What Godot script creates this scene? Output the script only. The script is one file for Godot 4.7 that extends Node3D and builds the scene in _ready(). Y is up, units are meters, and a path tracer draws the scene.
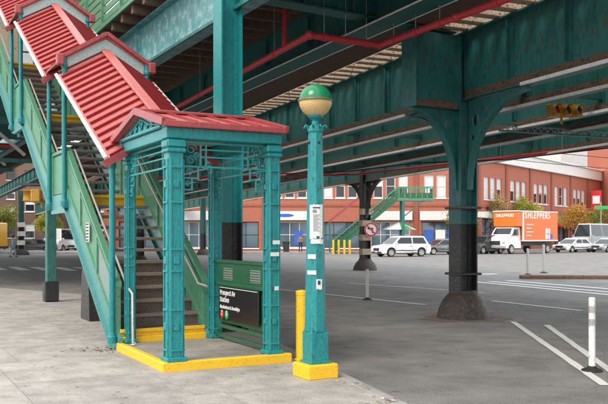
extends Node3D
# An elevated railway station entrance on a city corner: a covered staircase beside a plate-girder viaduct.

var M := {}
var used := {}
var rng := RandomNumberGenerator.new()
var fine_normal: Texture2D
var coarse_normal: Texture2D

# ---------------------------------------------------------------- geometry
class G:
	var v := PackedVector3Array()
	var n := PackedVector3Array()
	var c := PackedColorArray()
	var tint := Color.WHITE
	var tinted := false
	func t3(a: Vector3, b: Vector3, d: Vector3, na: Vector3, nb: Vector3, nd: Vector3) -> void:
		v.append(a); v.append(d); v.append(b)
		n.append(na); n.append(nd); n.append(nb)
		if tinted:
			c.append(tint); c.append(tint); c.append(tint)
	func tri(a: Vector3, b: Vector3, d: Vector3) -> void:
		var k := (b - a).cross(d - a)
		if k.length_squared() < 1e-16:
			return
		k = k.normalized()
		t3(a, b, d, k, k, k)
	func quad(a: Vector3, b: Vector3, d: Vector3, e: Vector3) -> void:
		tri(a, b, d); tri(a, d, e)
	func hexa(p: Array) -> void:   # p[0..3] lower ring anticlockwise seen from above, p[4..7] upper ring
		quad(p[4], p[5], p[6], p[7]); quad(p[3], p[2], p[1], p[0])
		for i in 4:
			var j := (i + 1) % 4
			quad(p[i], p[j], p[j + 4], p[i + 4])
	func box(at: Vector3, s: Vector3, b := Basis()) -> void:
		var h := s / 2.0
		var p := []
		for y in [-h.y, h.y]:
			for q in [Vector2(-h.x, h.z), Vector2(h.x, h.z), Vector2(h.x, -h.z), Vector2(-h.x, -h.z)]:
				p.append(at + b * Vector3(q.x, y, q.y))
		hexa(p)
	func cbox(at: Vector3, s: Vector3, ch: float, b := Basis()) -> void:   # box with chamfered edges
		var h := s / 2.0
		var q := h - Vector3(ch, ch, ch)
		var f := func(x: float, y: float, z: float) -> Vector3: return at + b * Vector3(x, y, z)
		for k in [-1.0, 1.0]:
			var a: Array = [f.call(k * h.x, -q.y, -q.z), f.call(k * h.x, q.y, -q.z), f.call(k * h.x, q.y, q.z), f.call(k * h.x, -q.y, q.z)]
			var d: Array = [f.call(-q.x, k * h.y, q.z), f.call(q.x, k * h.y, q.z), f.call(q.x, k * h.y, -q.z), f.call(-q.x, k * h.y, -q.z)]
			var e: Array = [f.call(-q.x, -q.y, k * h.z), f.call(q.x, -q.y, k * h.z), f.call(q.x, q.y, k * h.z), f.call(-q.x, q.y, k * h.z)]
			for w in [a, d, e]:
				out_quad(w[0], w[1], w[2], w[3], at)
		for i in [-1.0, 1.0]:
			for j in [-1.0, 1.0]:
				out_quad(f.call(i * h.x, j * q.y, -q.z), f.call(i * h.x, j * q.y, q.z), f.call(i * q.x, j * h.y, q.z), f.call(i * q.x, j * h.y, -q.z), at)
				out_quad(f.call(-q.x, i * h.y, j * q.z), f.call(q.x, i * h.y, j * q.z), f.call(q.x, i * q.y, j * h.z), f.call(-q.x, i * q.y, j * h.z), at)
				out_quad(f.call(i * h.x, -q.y, j * q.z), f.call(i * h.x, q.y, j * q.z), f.call(i * q.x, q.y, j * h.z), f.call(i * q.x, -q.y, j * h.z), at)
				for k in [-1.0, 1.0]:
					var a: Vector3 = f.call(i * h.x, j * q.y, k * q.z)
					var d: Vector3 = f.call(i * q.x, j * h.y, k * q.z)
					var e: Vector3 = f.call(i * q.x, j * q.y, k * h.z)
					if (d - a).cross(e - a).dot(a - at) > 0.0: tri(a, d, e)
					else: tri(a, e, d)
	func out_quad(a: Vector3, b: Vector3, d: Vector3, e: Vector3, centre: Vector3) -> void:
		if (b - a).cross(d - a).dot((a + d) / 2.0 - centre) > 0.0: quad(a, b, d, e)
		else: quad(e, d, b, a)
	func bar(a: Vector3, b: Vector3, w: float, h: float, up := Vector3.UP, ch := 0.0) -> void:   # box from a to b, w across, h along up
		var z := (b - a).normalized()
		var x := up.cross(z).normalized()
		var y := z.cross(x)
		if ch > 0.0: cbox((a + b) / 2.0, Vector3(w, h, a.distance_to(b)), ch, Basis(x, y, z))
		else: box((a + b) / 2.0, Vector3(w, h, a.distance_to(b)), Basis(x, y, z))
	func plate(a: Vector3, b: Vector3, d: Vector3, e: Vector3, th: float) -> void:   # slab whose top face is a b d e (anticlockwise), th thick
		var k := (b - a).cross(d - a).normalized() * th
		hexa([a - k, b - k, d - k, e - k, a, b, d, e])
	func ext(poly_in: PackedVector2Array, xf: Transform3D, d0: float, d1: float, tri_poly := PackedInt32Array()) -> void:   # polygon in local xy, from z = d0 to d1
		var poly := poly_in
		if Geometry2D.is_polygon_clockwise(poly) and tri_poly.is_empty():
			poly = poly.duplicate(); poly.reverse()
		var ix := tri_poly if tri_poly.size() else Geometry2D.triangulate_polygon(poly)
		for i in range(0, ix.size(), 3):
			var p := poly[ix[i]]
			var q := poly[ix[i + 1]]
			var r := poly[ix[i + 2]]
			if (q - p).cross(r - p) < 0.0:
				var s := q; q = r; r = s
			tri(xf * Vector3(p.x, p.y, d1), xf * Vector3(q.x, q.y, d1), xf * Vector3(r.x, r.y, d1))
			tri(xf * Vector3(p.x, p.y, d0), xf * Vector3(r.x, r.y, d0), xf * Vector3(q.x, q.y, d0))
		for i in poly.size():
			var p := poly[i]
			var q := poly[(i + 1) % poly.size()]
			quad(xf * Vector3(p.x, p.y, d0), xf * Vector3(q.x, q.y, d0), xf * Vector3(q.x, q.y, d1), xf * Vector3(p.x, p.y, d1))
	func extx(poly_zy: PackedVector2Array, x0: float, x1: float) -> void:   # polygon of (z, y) points drawn out along x
		ext(poly_zy, Transform3D(Basis(Vector3(0, 0, 1), Vector3(0, 1, 0), Vector3(1, 0, 0)), Vector3.ZERO), x0, x1)
	func exty(poly_xz: PackedVector2Array, y0: float, y1: float) -> void:   # polygon of (x, z) points drawn out along y
		ext(poly_xz, Transform3D(Basis(Vector3(1, 0, 0), Vector3(0, 0, 1), Vector3(0, 1, 0)), Vector3.ZERO), y0, y1)
	func tube(pts: Array, r: float, sides := 8, r1 := -1.0) -> void:
		var last := Vector3.ZERO
		var rings := []
		for i in pts.size():
			var d: Vector3
			if i == 0: d = pts[1] - pts[0]
			elif i == pts.size() - 1: d = pts[i] - pts[i - 1]
			else: d = (pts[i] - pts[i - 1]).normalized() + (pts[i + 1] - pts[i]).normalized()
			d = d.normalized()
			var x: Vector3 = last - d * last.dot(d)
			if x.length() < 0.01:
				x = d.cross(Vector3.UP if absf(d.y) < 0.9 else Vector3.RIGHT)
			x = x.normalized(); last = x
			var y := d.cross(x)
			var rr := r if r1 < 0.0 else lerpf(r, r1, float(i) / (pts.size() - 1))
			var ring := []
			for k in sides:
				var a := TAU * k / sides
				ring.append([pts[i] + (x * cos(a) + y * sin(a)) * rr, x * cos(a) + y * sin(a)])
			rings.append(ring)
		for i in rings.size() - 1:
			for k in sides:
				var a: Array = rings[i][k]; var b: Array = rings[i][(k + 1) % sides]
				var d: Array = rings[i + 1][(k + 1) % sides]; var e: Array = rings[i + 1][k]
				t3(a[0], b[0], d[0], a[1], b[1], d[1]); t3(a[0], d[0], e[0], a[1], d[1], e[1])
		for k in range(1, sides - 1):
			var f: Array = rings[0]; var l: Array = rings[-1]
			tri(f[0][0], f[k + 1][0], f[k][0]); tri(l[0][0], l[k][0], l[k + 1][0])
	func lathe(prof: Array, sides: int, xf := Transform3D(), smooth := true) -> void:   # (radius, height) pairs from the bottom up
		for i in prof.size() - 1:
			var p: Vector2 = prof[i]; var q: Vector2 = prof[i + 1]
			var s := Vector2(q.y - p.y, -(q.x - p.x)).normalized()
			for k in sides:
				var a0 := TAU * k / sides; var a1 := TAU * (k + 1) / sides
				var d0 := Vector3(cos(a0), 0, -sin(a0)); var d1 := Vector3(cos(a1), 0, -sin(a1))
				var A := xf * (d0 * p.x + Vector3.UP * p.y); var B := xf * (d1 * p.x + Vector3.UP * p.y)
				var C := xf * (d1 * q.x + Vector3.UP * q.y); var D := xf * (d0 * q.x + Vector3.UP * q.y)
				if smooth:
					var n0 := (xf.basis * (d0 * s.x + Vector3.UP * s.y)).normalized(); var n1 := (xf.basis * (d1 * s.x + Vector3.UP * s.y)).normalized()
					t3(A, B, C, n0, n1, n1); t3(A, C, D, n0, n1, n0)
				else:
					quad(A, B, C, D)
	func ball(at: Vector3, r: Vector3, lo := -90.0, hi := 90.0, sides := 28, rows := 14) -> void:
		for i in rows:
			var e0 := deg_to_rad(lerpf(lo, hi, float(i) / rows)); var e1 := deg_to_rad(lerpf(lo, hi, float(i + 1) / rows))
			for k in sides:
				var a0 := TAU * k / sides; var a1 := TAU * (k + 1) / sides
				var f := func(e: float, a: float) -> Vector3: return Vector3(cos(e) * cos(a), sin(e), -cos(e) * sin(a))
				var A: Vector3 = f.call(e0, a0); var B: Vector3 = f.call(e0, a1); var C: Vector3 = f.call(e1, a1); var D: Vector3 = f.call(e1, a0)
				t3(at + A * r, at + B * r, at + C * r, A, B, C); t3(at + A * r, at + C * r, at + D * r, A, C, D)
	func side_pair(poly_in: PackedVector2Array, hw: Callable) -> void:   # profile in (x, y), spread to z = +-hw(x, y)
		var poly := poly_in
		if Geometry2D.is_polygon_clockwise(poly):
			poly = poly.duplicate(); poly.reverse()
		var ix := Geometry2D.triangulate_polygon(poly)
		var f := func(p: Vector2, s: float) -> Vector3: return Vector3(p.x, p.y, s * float(hw.call(p)))
		for i in range(0, ix.size(), 3):
			var p := poly[ix[i]]; var q := poly[ix[i + 1]]; var r := poly[ix[i + 2]]
			if (q - p).cross(r - p) < 0.0:
				var s := q; q = r; r = s
			tri(f.call(p, 1.0), f.call(q, 1.0), f.call(r, 1.0)); tri(f.call(p, -1.0), f.call(r, -1.0), f.call(q, -1.0))
		for i in poly.size():
			var p := poly[i]; var q := poly[(i + 1) % poly.size()]
			quad(f.call(p, -1.0), f.call(q, -1.0), f.call(q, 1.0), f.call(p, 1.0))
	func mesh() -> ArrayMesh:
		var a := []
		a.resize(Mesh.ARRAY_MAX)
		a[Mesh.ARRAY_VERTEX] = v
		a[Mesh.ARRAY_NORMAL] = n
		if tinted: a[Mesh.ARRAY_COLOR] = c
		var m := ArrayMesh.new()
		m.add_surface_from_arrays(Mesh.PRIMITIVE_TRIANGLES, a)
		return m

func circle(at: Vector2, r: float, k := 16) -> PackedVector2Array:
	var p := PackedVector2Array()
	for i in k:
		p.append(at + Vector2.from_angle(TAU * i / k) * r)
	return p

func holed(outer_in: PackedVector2Array, holes: Array) -> PackedVector2Array:   # cuts each hole out through a thin slit to the outline
	var outer := outer_in.duplicate()
	if Geometry2D.is_polygon_clockwise(outer): outer.reverse()
	for h: PackedVector2Array in holes:
		var hole := h.duplicate()
		if not Geometry2D.is_polygon_clockwise(hole): hole.reverse()
		var best := 1e9; var bi := 0; var bj := 0
		for i in outer.size():
			for j in hole.size():
				var d := outer[i].distance_squared_to(hole[j])
				if d < best: best = d; bi = i; bj = j
		var made := PackedVector2Array()
		for i in outer.size():
			made.append(outer[i])
			if i == bi:
				for j in hole.size() + 1:
					made.append(hole[(bj + j) % hole.size()])
				made.append(outer[i] + (outer[(i + 1) % outer.size()] - outer[i]).normalized() * 1e-4)
		outer = made
	return outer

# ---------------------------------------------------------------- things and parts
func numbered(called: String) -> String:
	used[called] = int(used.get(called, 0)) + 1
	return called if used[called] == 1 else "%s_%03d" % [called, used[called] - 1]

func tag(o: Node3D, label: String, category := "", group := "", kind := "") -> Node3D:
	if label: o.set_meta("label", label)
	if category: o.set_meta("category", category)
	if group: o.set_meta("group", group)
	if kind: o.set_meta("kind", kind)
	return o

func thing(called: String, label: String, category: String, at := Vector3.ZERO, turn := 0.0, group := "") -> Node3D:
	var o := Node3D.new()
	o.name = numbered(called)
	add_child(o)
	o.position = at
	o.rotation.y = deg_to_rad(turn)
	return tag(o, label, category, group)

func part(parent: Node, called: String, g, m: Material, at := Transform3D()) -> MeshInstance3D:
	var o := MeshInstance3D.new()
	o.name = called
	o.mesh = g.mesh() if g is G else g
	o.material_override = null
	o.set_surface_override_material(0, m)
	o.transform = at
	parent.add_child(o, true)
	return o

func solo(called: String, g, m: Material, label: String, category: String, at := Vector3.ZERO, turn := 0.0, group := "", kind := "") -> MeshInstance3D:
	var o := MeshInstance3D.new()
	o.name = numbered(called)
	o.mesh = g.mesh() if g is G else g
	o.set_surface_override_material(0, m)
	add_child(o)
	o.position = at
	o.rotation.y = deg_to_rad(turn)
	tag(o, label, category, group, kind)
	return o

func boxg(at: Vector3, s: Vector3, ch := 0.0) -> G:
	var g := G.new()
	if ch > 0.0: g.cbox(at, s, ch)
	else: g.box(at, s)
	return g

func barg(a: Vector3, b: Vector3, w: float, h: float, up := Vector3.UP, ch := 0.0) -> G:
	var g := G.new()
	g.bar(a, b, w, h, up, ch)
	return g

func tubeg(pts: Array, r: float, sides := 8) -> G:
	var g := G.new()
	g.tube(pts, r, sides)
	return g

func text(parent: Node, called: String, words: String, height: float, m: Material, at: Transform3D, depth := 0.004, bold := true, align := HORIZONTAL_ALIGNMENT_LEFT) -> MeshInstance3D:
	var f := SystemFont.new()
	f.font_names = PackedStringArray(["Droid Sans"])
	f.font_weight = 700 if bold else 400
	var t := TextMesh.new()
	t.text = words
	t.font = f
	t.font_size = 32
	t.pixel_size = height / 32.0 / 0.72
	t.depth = depth
	t.curve_step = 1.5
	t.horizontal_alignment = align
	t.vertical_alignment = VERTICAL_ALIGNMENT_BOTTOM
	var o := part(parent, called, t, m, at)
	return o

func rivets(parent: Node, spots: Array, normal: Vector3, r: float, m: Material) -> void:   # domed rivet heads, far too many to pick apart
	var g := G.new()
	var x := normal.cross(Vector3.UP if absf(normal.y) < 0.9 else Vector3.RIGHT).normalized()
	var y := normal.cross(x)
	for p in spots:
		var top: Vector3 = p + normal * r * 0.7
		for k in 5:
			var a := TAU * k / 5.0; var b := TAU * (k + 1) / 5.0
			g.tri(p + (x * cos(a) + y * sin(a)) * r, p + (x * cos(b) + y * sin(b)) * r, top)
	tag(part(parent, "rivets", g, m), "", "", "", "stuff")

# ---------------------------------------------------------------- materials (base colours are linear)
func lin(r: float, g: float, b: float) -> Color:
	return Color(r, g, b).linear_to_srgb()

func noise_tex(freq: float, octaves: int, sd: int, ramp: Array, size := 512, kind := FastNoiseLite.TYPE_SIMPLEX_SMOOTH, normal := 0.0) -> NoiseTexture2D:
	var f := FastNoiseLite.new()
	f.seed = sd
	f.noise_type = kind
	f.frequency = freq
	f.fractal_octaves = octaves
	f.fractal_gain = 0.58
	var t := NoiseTexture2D.new()
	t.width = size; t.height = size
	t.seamless = true
	t.noise = f
	if normal > 0.0:
		t.as_normal_map = true
		t.bump_strength = normal
	if ramp.size():
		var gr := Gradient.new()
		var off := PackedFloat32Array(); var col := PackedColorArray()
		for r in ramp:
			off.append(r[0]); col.append(r[1])
		gr.offsets = off; gr.colors = col
		t.color_ramp = gr
	return t

func plain(c: Color, rough := 0.6, metal := 0.0) -> StandardMaterial3D:
	var m := StandardMaterial3D.new()
	m.albedo_color = c
	m.roughness = rough
	m.metallic = metal
	return m

func tone(c: Color, k: float) -> Color:
	var l := c.srgb_to_linear()
	return Color(clampf(l.r * k, 0, 1), clampf(l.g * k, 0, 1), clampf(l.b * k, 0, 1)).linear_to_srgb()

# a surface with mottled colour; dirt shows where the noise runs high (share: how much of it)
func worn(c: Color, dirt: Color, share: float, rough: float, scale: Vector3, sd: int, freq := 0.012, bump := 0.0, vary := 0.16) -> StandardMaterial3D:
	var m := StandardMaterial3D.new()
	var hi := 1.0 - share
	m.albedo_texture = noise_tex(freq, 6, sd, [[0.0, tone(c, 1.0 - vary * 1.4)], [0.35, tone(c, 1.0 - vary * 0.5)], [0.55, tone(c, 1.0 + vary * 0.4)], [hi - 0.07, c], [hi, c.lerp(dirt, 0.55)], [hi + 0.05, dirt], [1.0, tone(dirt, 0.7)]])
	m.roughness = rough
	m.uv1_triplanar = true
	m.uv1_world_triplanar = true
	m.uv1_triplanar_sharpness = 4.0
	m.uv1_scale = scale
	if bump > 0.0:
		m.normal_enabled = true
		m.normal_texture = fine_normal
		m.normal_scale = bump
	return m

func make_materials() -> void:
	fine_normal = noise_tex(0.05, 5, 11, [], 512, FastNoiseLite.TYPE_SIMPLEX_SMOOTH, 6.0)
	coarse_normal = noise_tex(0.012, 5, 12, [], 512, FastNoiseLite.TYPE_SIMPLEX_SMOOTH, 8.0)
	var one := Vector3.ONE
	var down := Vector3(1.6, 0.35, 1.6)
	var rust := lin(0.10, 0.045, 0.025)
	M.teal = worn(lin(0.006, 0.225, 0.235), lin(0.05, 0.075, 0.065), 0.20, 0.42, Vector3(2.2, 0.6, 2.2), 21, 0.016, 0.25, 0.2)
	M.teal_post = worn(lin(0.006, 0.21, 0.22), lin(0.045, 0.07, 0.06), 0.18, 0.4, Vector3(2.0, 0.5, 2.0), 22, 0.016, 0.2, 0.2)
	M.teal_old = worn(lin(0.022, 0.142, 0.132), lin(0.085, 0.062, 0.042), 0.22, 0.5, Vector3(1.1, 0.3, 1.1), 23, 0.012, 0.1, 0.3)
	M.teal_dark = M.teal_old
	M.chalky_sheen_teal = worn(lin(0.085, 0.285, 0.305), lin(0.26, 0.44, 0.45), 0.32, 0.34, Vector3(0.5, 0.5, 0.5), 25, 0.014, 0.15, 0.2)  # chalk-blotched teal; its overall paleness is sky sheen painted into the colour
	M.stringer_teal = worn(lin(0.07, 0.25, 0.24), lin(0.10, 0.17, 0.15), 0.24, 0.42, Vector3(1.2, 0.8, 1.2), 26, 0.016, 0.2, 0.22)
	M.mint = worn(lin(0.075, 0.245, 0.145), lin(0.13, 0.18, 0.13), 0.24, 0.45, Vector3(1.6, 0.5, 1.6), 27, 0.016, 0.25, 0.22)
	M.green = worn(lin(0.018, 0.115, 0.052), lin(0.04, 0.07, 0.045), 0.22, 0.4, Vector3(1.6, 0.5, 1.6), 28, 0.016, 0.25, 0.2)
	M.roof_red = worn(lin(0.50, 0.12, 0.105), lin(0.36, 0.15, 0.12), 0.28, 0.4, Vector3(1.0, 0.7, 1.0), 29, 0.016, 0.2, 0.2)
	M.rib_red = worn(lin(0.26, 0.018, 0.022), lin(0.2, 0.05, 0.04), 0.2, 0.45, one, 30, 0.014, 0.2)
	M.trim_red = worn(lin(0.34, 0.055, 0.06), lin(0.16, 0.05, 0.05), 0.2, 0.42, one, 31, 0.014, 0.2)
	M.flashing = worn(lin(0.55, 0.56, 0.55), lin(0.3, 0.28, 0.25), 0.22, 0.45, Vector3(2, 2, 2), 32, 0.016, 0.3)
	M.pediment = worn(lin(0.40, 0.52, 0.50), lin(0.22, 0.28, 0.26), 0.24, 0.6, Vector3(1.5, 1.5, 1.5), 33, 0.02, 0.4)
	M.yellow = worn(lin(0.80, 0.47, 0.012), lin(0.40, 0.26, 0.05), 0.13, 0.5, Vector3(1.3, 1.3, 1.3), 34, 0.014, 0.4, 0.1)
	M.signal_yellow = worn(lin(0.46, 0.24, 0.02), lin(0.4, 0.2, 0.03), 0.18, 0.4, one, 35)
	M.tread = worn(lin(0.14, 0.10, 0.082), lin(0.045, 0.035, 0.03), 0.3, 0.75, Vector3(2.5, 2.5, 2.5), 36, 0.02, 0.6, 0.3)
	M.tread_edge = worn(lin(0.25, 0.20, 0.17), lin(0.08, 0.06, 0.05), 0.3, 0.6, Vector3(2.5, 2.5, 2.5), 37, 0.02, 0.6, 0.25)
	M.wood = worn(lin(0.15, 0.095, 0.065), lin(0.08, 0.055, 0.04), 0.3, 0.8, Vector3(1.2, 1.2, 1.2), 38, 0.02, 0.6, 0.35)
	M.tie_wood = worn(lin(0.60, 0.44, 0.32), lin(0.16, 0.10, 0.07), 0.3, 0.85, Vector3(1.2, 1.2, 1.2), 39, 0.02, 0.6, 0.3)
	M.black_paint = worn(lin(0.017, 0.017, 0.018), rust, 0.22, 0.42, Vector3(1.2, 0.4, 1.2), 40, 0.014, 0.4, 0.3)
	M.iron_foot = worn(lin(0.034, 0.028, 0.026), lin(0.12, 0.065, 0.04), 0.3, 0.55, Vector3(1.2, 1.2, 1.2), 41, 0.014, 0.9, 0.35)
	M.rust_steel = worn(lin(0.15, 0.088, 0.055), lin(0.06, 0.06, 0.05), 0.3, 0.75, Vector3(0.5, 0.5, 0.5), 42, 0.02, 0.3, 0.4)
	M.pale_steel = worn(lin(0.74, 0.75, 0.74), lin(0.3, 0.27, 0.24), 0.17, 0.4, one, 43, 0.016, 0.3)
	M.red_pipe = worn(lin(0.56, 0.04, 0.05), lin(0.2, 0.05, 0.05), 0.22, 0.42, one, 44, 0.014, 0.3)
	M.galvanised = worn(lin(0.42, 0.42, 0.40), lin(0.25, 0.22, 0.18), 0.24, 0.38, Vector3(2, 2, 2), 45, 0.014, 0.2)
	M.galvanised.metallic = 0.35
	M.tan_wall = worn(lin(0.40, 0.32, 0.22), lin(0.24, 0.18, 0.12), 0.24, 0.7, one, 46, 0.014, 0.3)
	M.soffit = worn(lin(0.42, 0.31, 0.14), lin(0.25, 0.18, 0.08), 0.22, 0.7, one, 47, 0.014, 0.3)
	M.brick = worn(lin(0.45, 0.148, 0.092), lin(0.31, 0.10, 0.062), 0.3, 0.85, Vector3(0.3, 0.3, 0.3), 48, 0.05, 0.8, 0.3)
	M.brick_dark = worn(lin(0.33, 0.10, 0.068), lin(0.24, 0.075, 0.055), 0.3, 0.85, Vector3(0.3, 0.3, 0.3), 49, 0.05, 0.8, 0.3)
	M.stone_white = worn(lin(0.80, 0.79, 0.76), lin(0.58, 0.56, 0.53), 0.22, 0.7, Vector3(0.3, 0.3, 0.3), 50, 0.02, 0.3)
	M.render_grey = worn(lin(0.58, 0.57, 0.54), lin(0.42, 0.41, 0.38), 0.24, 0.8, Vector3(0.2, 0.2, 0.2), 51, 0.02, 0.3)
	M.frame_white = plain(lin(0.68, 0.68, 0.66), 0.5)
	M.frame_dark = plain(lin(0.03, 0.03, 0.03), 0.5)
	M.blind = worn(lin(0.62, 0.63, 0.64), lin(0.5, 0.52, 0.54), 0.12, 0.5, Vector3(0.6, 0.2, 0.6), 52, 0.02)
	M.glass = plain(lin(0.018, 0.022, 0.026), 0.06)
	M.glass.metallic_specular = 0.5
	M.shop_glass = plain(lin(0.07, 0.12, 0.16), 0.08)
	M.shop_glass.metallic_specular = 0.7
	M.shop_dark = plain(lin(0.022, 0.02, 0.02), 0.7)
	M.white_paint = worn(lin(0.72, 0.72, 0.70), lin(0.4, 0.38, 0.36), 0.2, 0.4, one, 53)
	M.black_rubber = plain(lin(0.016, 0.016, 0.016), 0.75)
	M.sign_black = worn(lin(0.014, 0.014, 0.016), lin(0.05, 0.05, 0.05), 0.16, 0.35, Vector3(2, 2, 2), 54)
	M.white_print = plain(lin(0.78, 0.78, 0.76), 0.5)
	M.red_print = plain(lin(0.62, 0.02, 0.03), 0.45)
	M.green_print = plain(lin(0.02, 0.40, 0.10), 0.45)
	M.blue_print = plain(lin(0.03, 0.12, 0.50), 0.45)
	M.dark_print = plain(lin(0.03, 0.03, 0.04), 0.6)
	M.paper = worn(lin(0.70, 0.70, 0.68), lin(0.45, 0.45, 0.44), 0.22, 0.8, Vector3(5, 5, 5), 55, 0.02, 0.3)
	M.globe_green = worn(lin(0.008, 0.19, 0.075), lin(0.03, 0.2, 0.1), 0.25, 0.25, Vector3(3, 3, 3), 95)
	M.globe_cream = worn(lin(0.60, 0.41, 0.18), lin(0.48, 0.33, 0.16), 0.28, 0.3, Vector3(3, 3, 3), 96)
	M.asphalt = ground_mat(lin(0.172, 0.168, 0.165), 0.85, 61, 0.2, false, true)
	M.concrete = []
	for k in 3:
		M.concrete.append(ground_mat([lin(0.325, 0.302, 0.278), lin(0.312, 0.290, 0.267), lin(0.338, 0.313, 0.288)][k], 0.88, 63 + k * 7, 0.17, true))
	M.kerb = ground_mat(lin(0.30, 0.29, 0.28), 0.85, 91, 0.05)
	M.road_white = worn(lin(0.68, 0.68, 0.66), lin(0.26, 0.26, 0.25), 0.28, 0.7, Vector3(1.5, 1.5, 1.5), 56, 0.05, 0.5, 0.1)
	M.mesh_grey = worn(lin(0.20, 0.27, 0.26), lin(0.10, 0.13, 0.12), 0.24, 0.5, Vector3(3, 3, 3), 57, 0.03, 0.4)
	M.trim_brass = plain(lin(0.16, 0.11, 0.04), 0.4)
	M.green_lit = M.mint
	M.lens_dark = plain(lin(0.03, 0.02, 0.02), 0.2)
	M.lens_red = plain(lin(0.3, 0.01, 0.01), 0.2)
	M.brick_brown = worn(lin(0.17, 0.105, 0.075), lin(0.1, 0.065, 0.05), 0.26, 0.85, Vector3(0.35, 0.35, 0.35), 94, 0.03, 0.3, 0.25)
	M.dirt = worn(lin(0.20, 0.145, 0.10), lin(0.13, 0.10, 0.08), 0.4, 0.9, Vector3(2, 2, 2), 93, 0.03, 0.3, 0.3)
	M.landing = ground_mat(lin(0.27, 0.245, 0.22), 0.85, 92, 0.07, true)

func ground_mat(c: Color, rough: float, sd: int, grain: float, gum := false, cracks := false) -> StandardMaterial3D:
	var m := StandardMaterial3D.new()
	var size := 768
	var fine := FastNoiseLite.new(); fine.seed = sd; fine.frequency = 0.35; fine.fractal_octaves = 3
	var mid := FastNoiseLite.new(); mid.seed = sd + 1; mid.frequency = 0.011; mid.fractal_octaves = 5
	var wide := FastNoiseLite.new(); wide.seed = sd + 2; wide.frequency = 0.0035; wide.fractal_octaves = 3
	var fi := fine.get_seamless_image(size, size); var mi := mid.get_seamless_image(size, size); var wi := wide.get_seamless_image(size, size)
	var fb := fi.get_data(); var mbytes := mi.get_data(); var wb := wi.get_data()
	var l := c.srgb_to_linear()
	var lut_r := PackedByteArray(); var lut_g := PackedByteArray(); var lut_b := PackedByteArray()
	for i in 512:
		var k := 0.35 + i / 512.0 * 1.3
		var o := Color(minf(l.r * k, 1), minf(l.g * k, 1), minf(l.b * k, 1)).linear_to_srgb()
		lut_r.append(int(o.r * 255)); lut_g.append(int(o.g * 255)); lut_b.append(int(o.b * 255))
	var data := PackedByteArray()
	data.resize(size * size * 3)
	for i in size * size:
		var k := (fb[i] - 128) * grain / 40.0 + (mbytes[i] - 128) / 128.0 * 0.24 + (wb[i] - 128) / 128.0 * 0.13
		var q := clampi(int((0.65 + k) / 1.3 * 512.0), 0, 511)
		data[i * 3] = lut_r[q]; data[i * 3 + 1] = lut_g[q]; data[i * 3 + 2] = lut_b[q]
	var im := Image.create_from_data(size, size, false, Image.FORMAT_RGB8, data)
	if gum:   # trodden gum and drips
		var r := RandomNumberGenerator.new(); r.seed = sd
		for k in 90:
			var p := Vector2i(r.randi_range(8, size - 9), r.randi_range(8, size - 9))
			var rad := r.randi_range(1, 5)
			var dark := r.randf_range(0.55, 0.85)
			for y in range(-rad, rad + 1):
				for x in range(-rad, rad + 1):
					if x * x + y * y <= rad * rad + r.randi_range(-1, 1):
						var o := im.get_pixel(p.x + x, p.y + y)
						im.set_pixel(p.x + x, p.y + y, Color(o.r * dark, o.g * dark, o.b * dark))
	if cracks:   # hairline cracks and oil spots
		var r := RandomNumberGenerator.new(); r.seed = sd + 5
		for k in 16:
			var p := Vector2(r.randf() * size, r.randf() * size)
			var a := r.randf() * TAU
			for q in r.randi_range(60, 260):
				a += r.randf_range(-0.35, 0.35)
				p += Vector2.from_angle(a)
				var x := posmod(int(p.x), size); var y := posmod(int(p.y), size)
				var o := im.get_pixel(x, y)
				im.set_pixel(x, y, Color(o.r * 0.62, o.g * 0.62, o.b * 0.62))
		for k in 70:
			var p := Vector2i(r.randi_range(12, size - 13), r.randi_range(12, size - 13))
			var rad := r.randi_range(1, 7)
			var dark := r.randf_range(0.72, 0.92)
			for y in range(-rad, rad + 1):
				for x in range(-rad, rad + 1):
					if x * x + y * y * 2 <= rad * rad + r.randi_range(-3, 3):
						var o := im.get_pixel(p.x + x, p.y + y)
						im.set_pixel(p.x + x, p.y + y, Color(o.r * dark, o.g * dark, o.b * dark))
	m.albedo_texture = ImageTexture.create_from_image(im)
	m.roughness = rough
	m.uv1_triplanar = true
	m.uv1_world_triplanar = true
	m.uv1_scale = Vector3.ONE * (0.15 if cracks else 0.22)
	m.normal_enabled = true
	m.normal_texture = fine_normal
	m.normal_scale = 0.22
	return m

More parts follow.
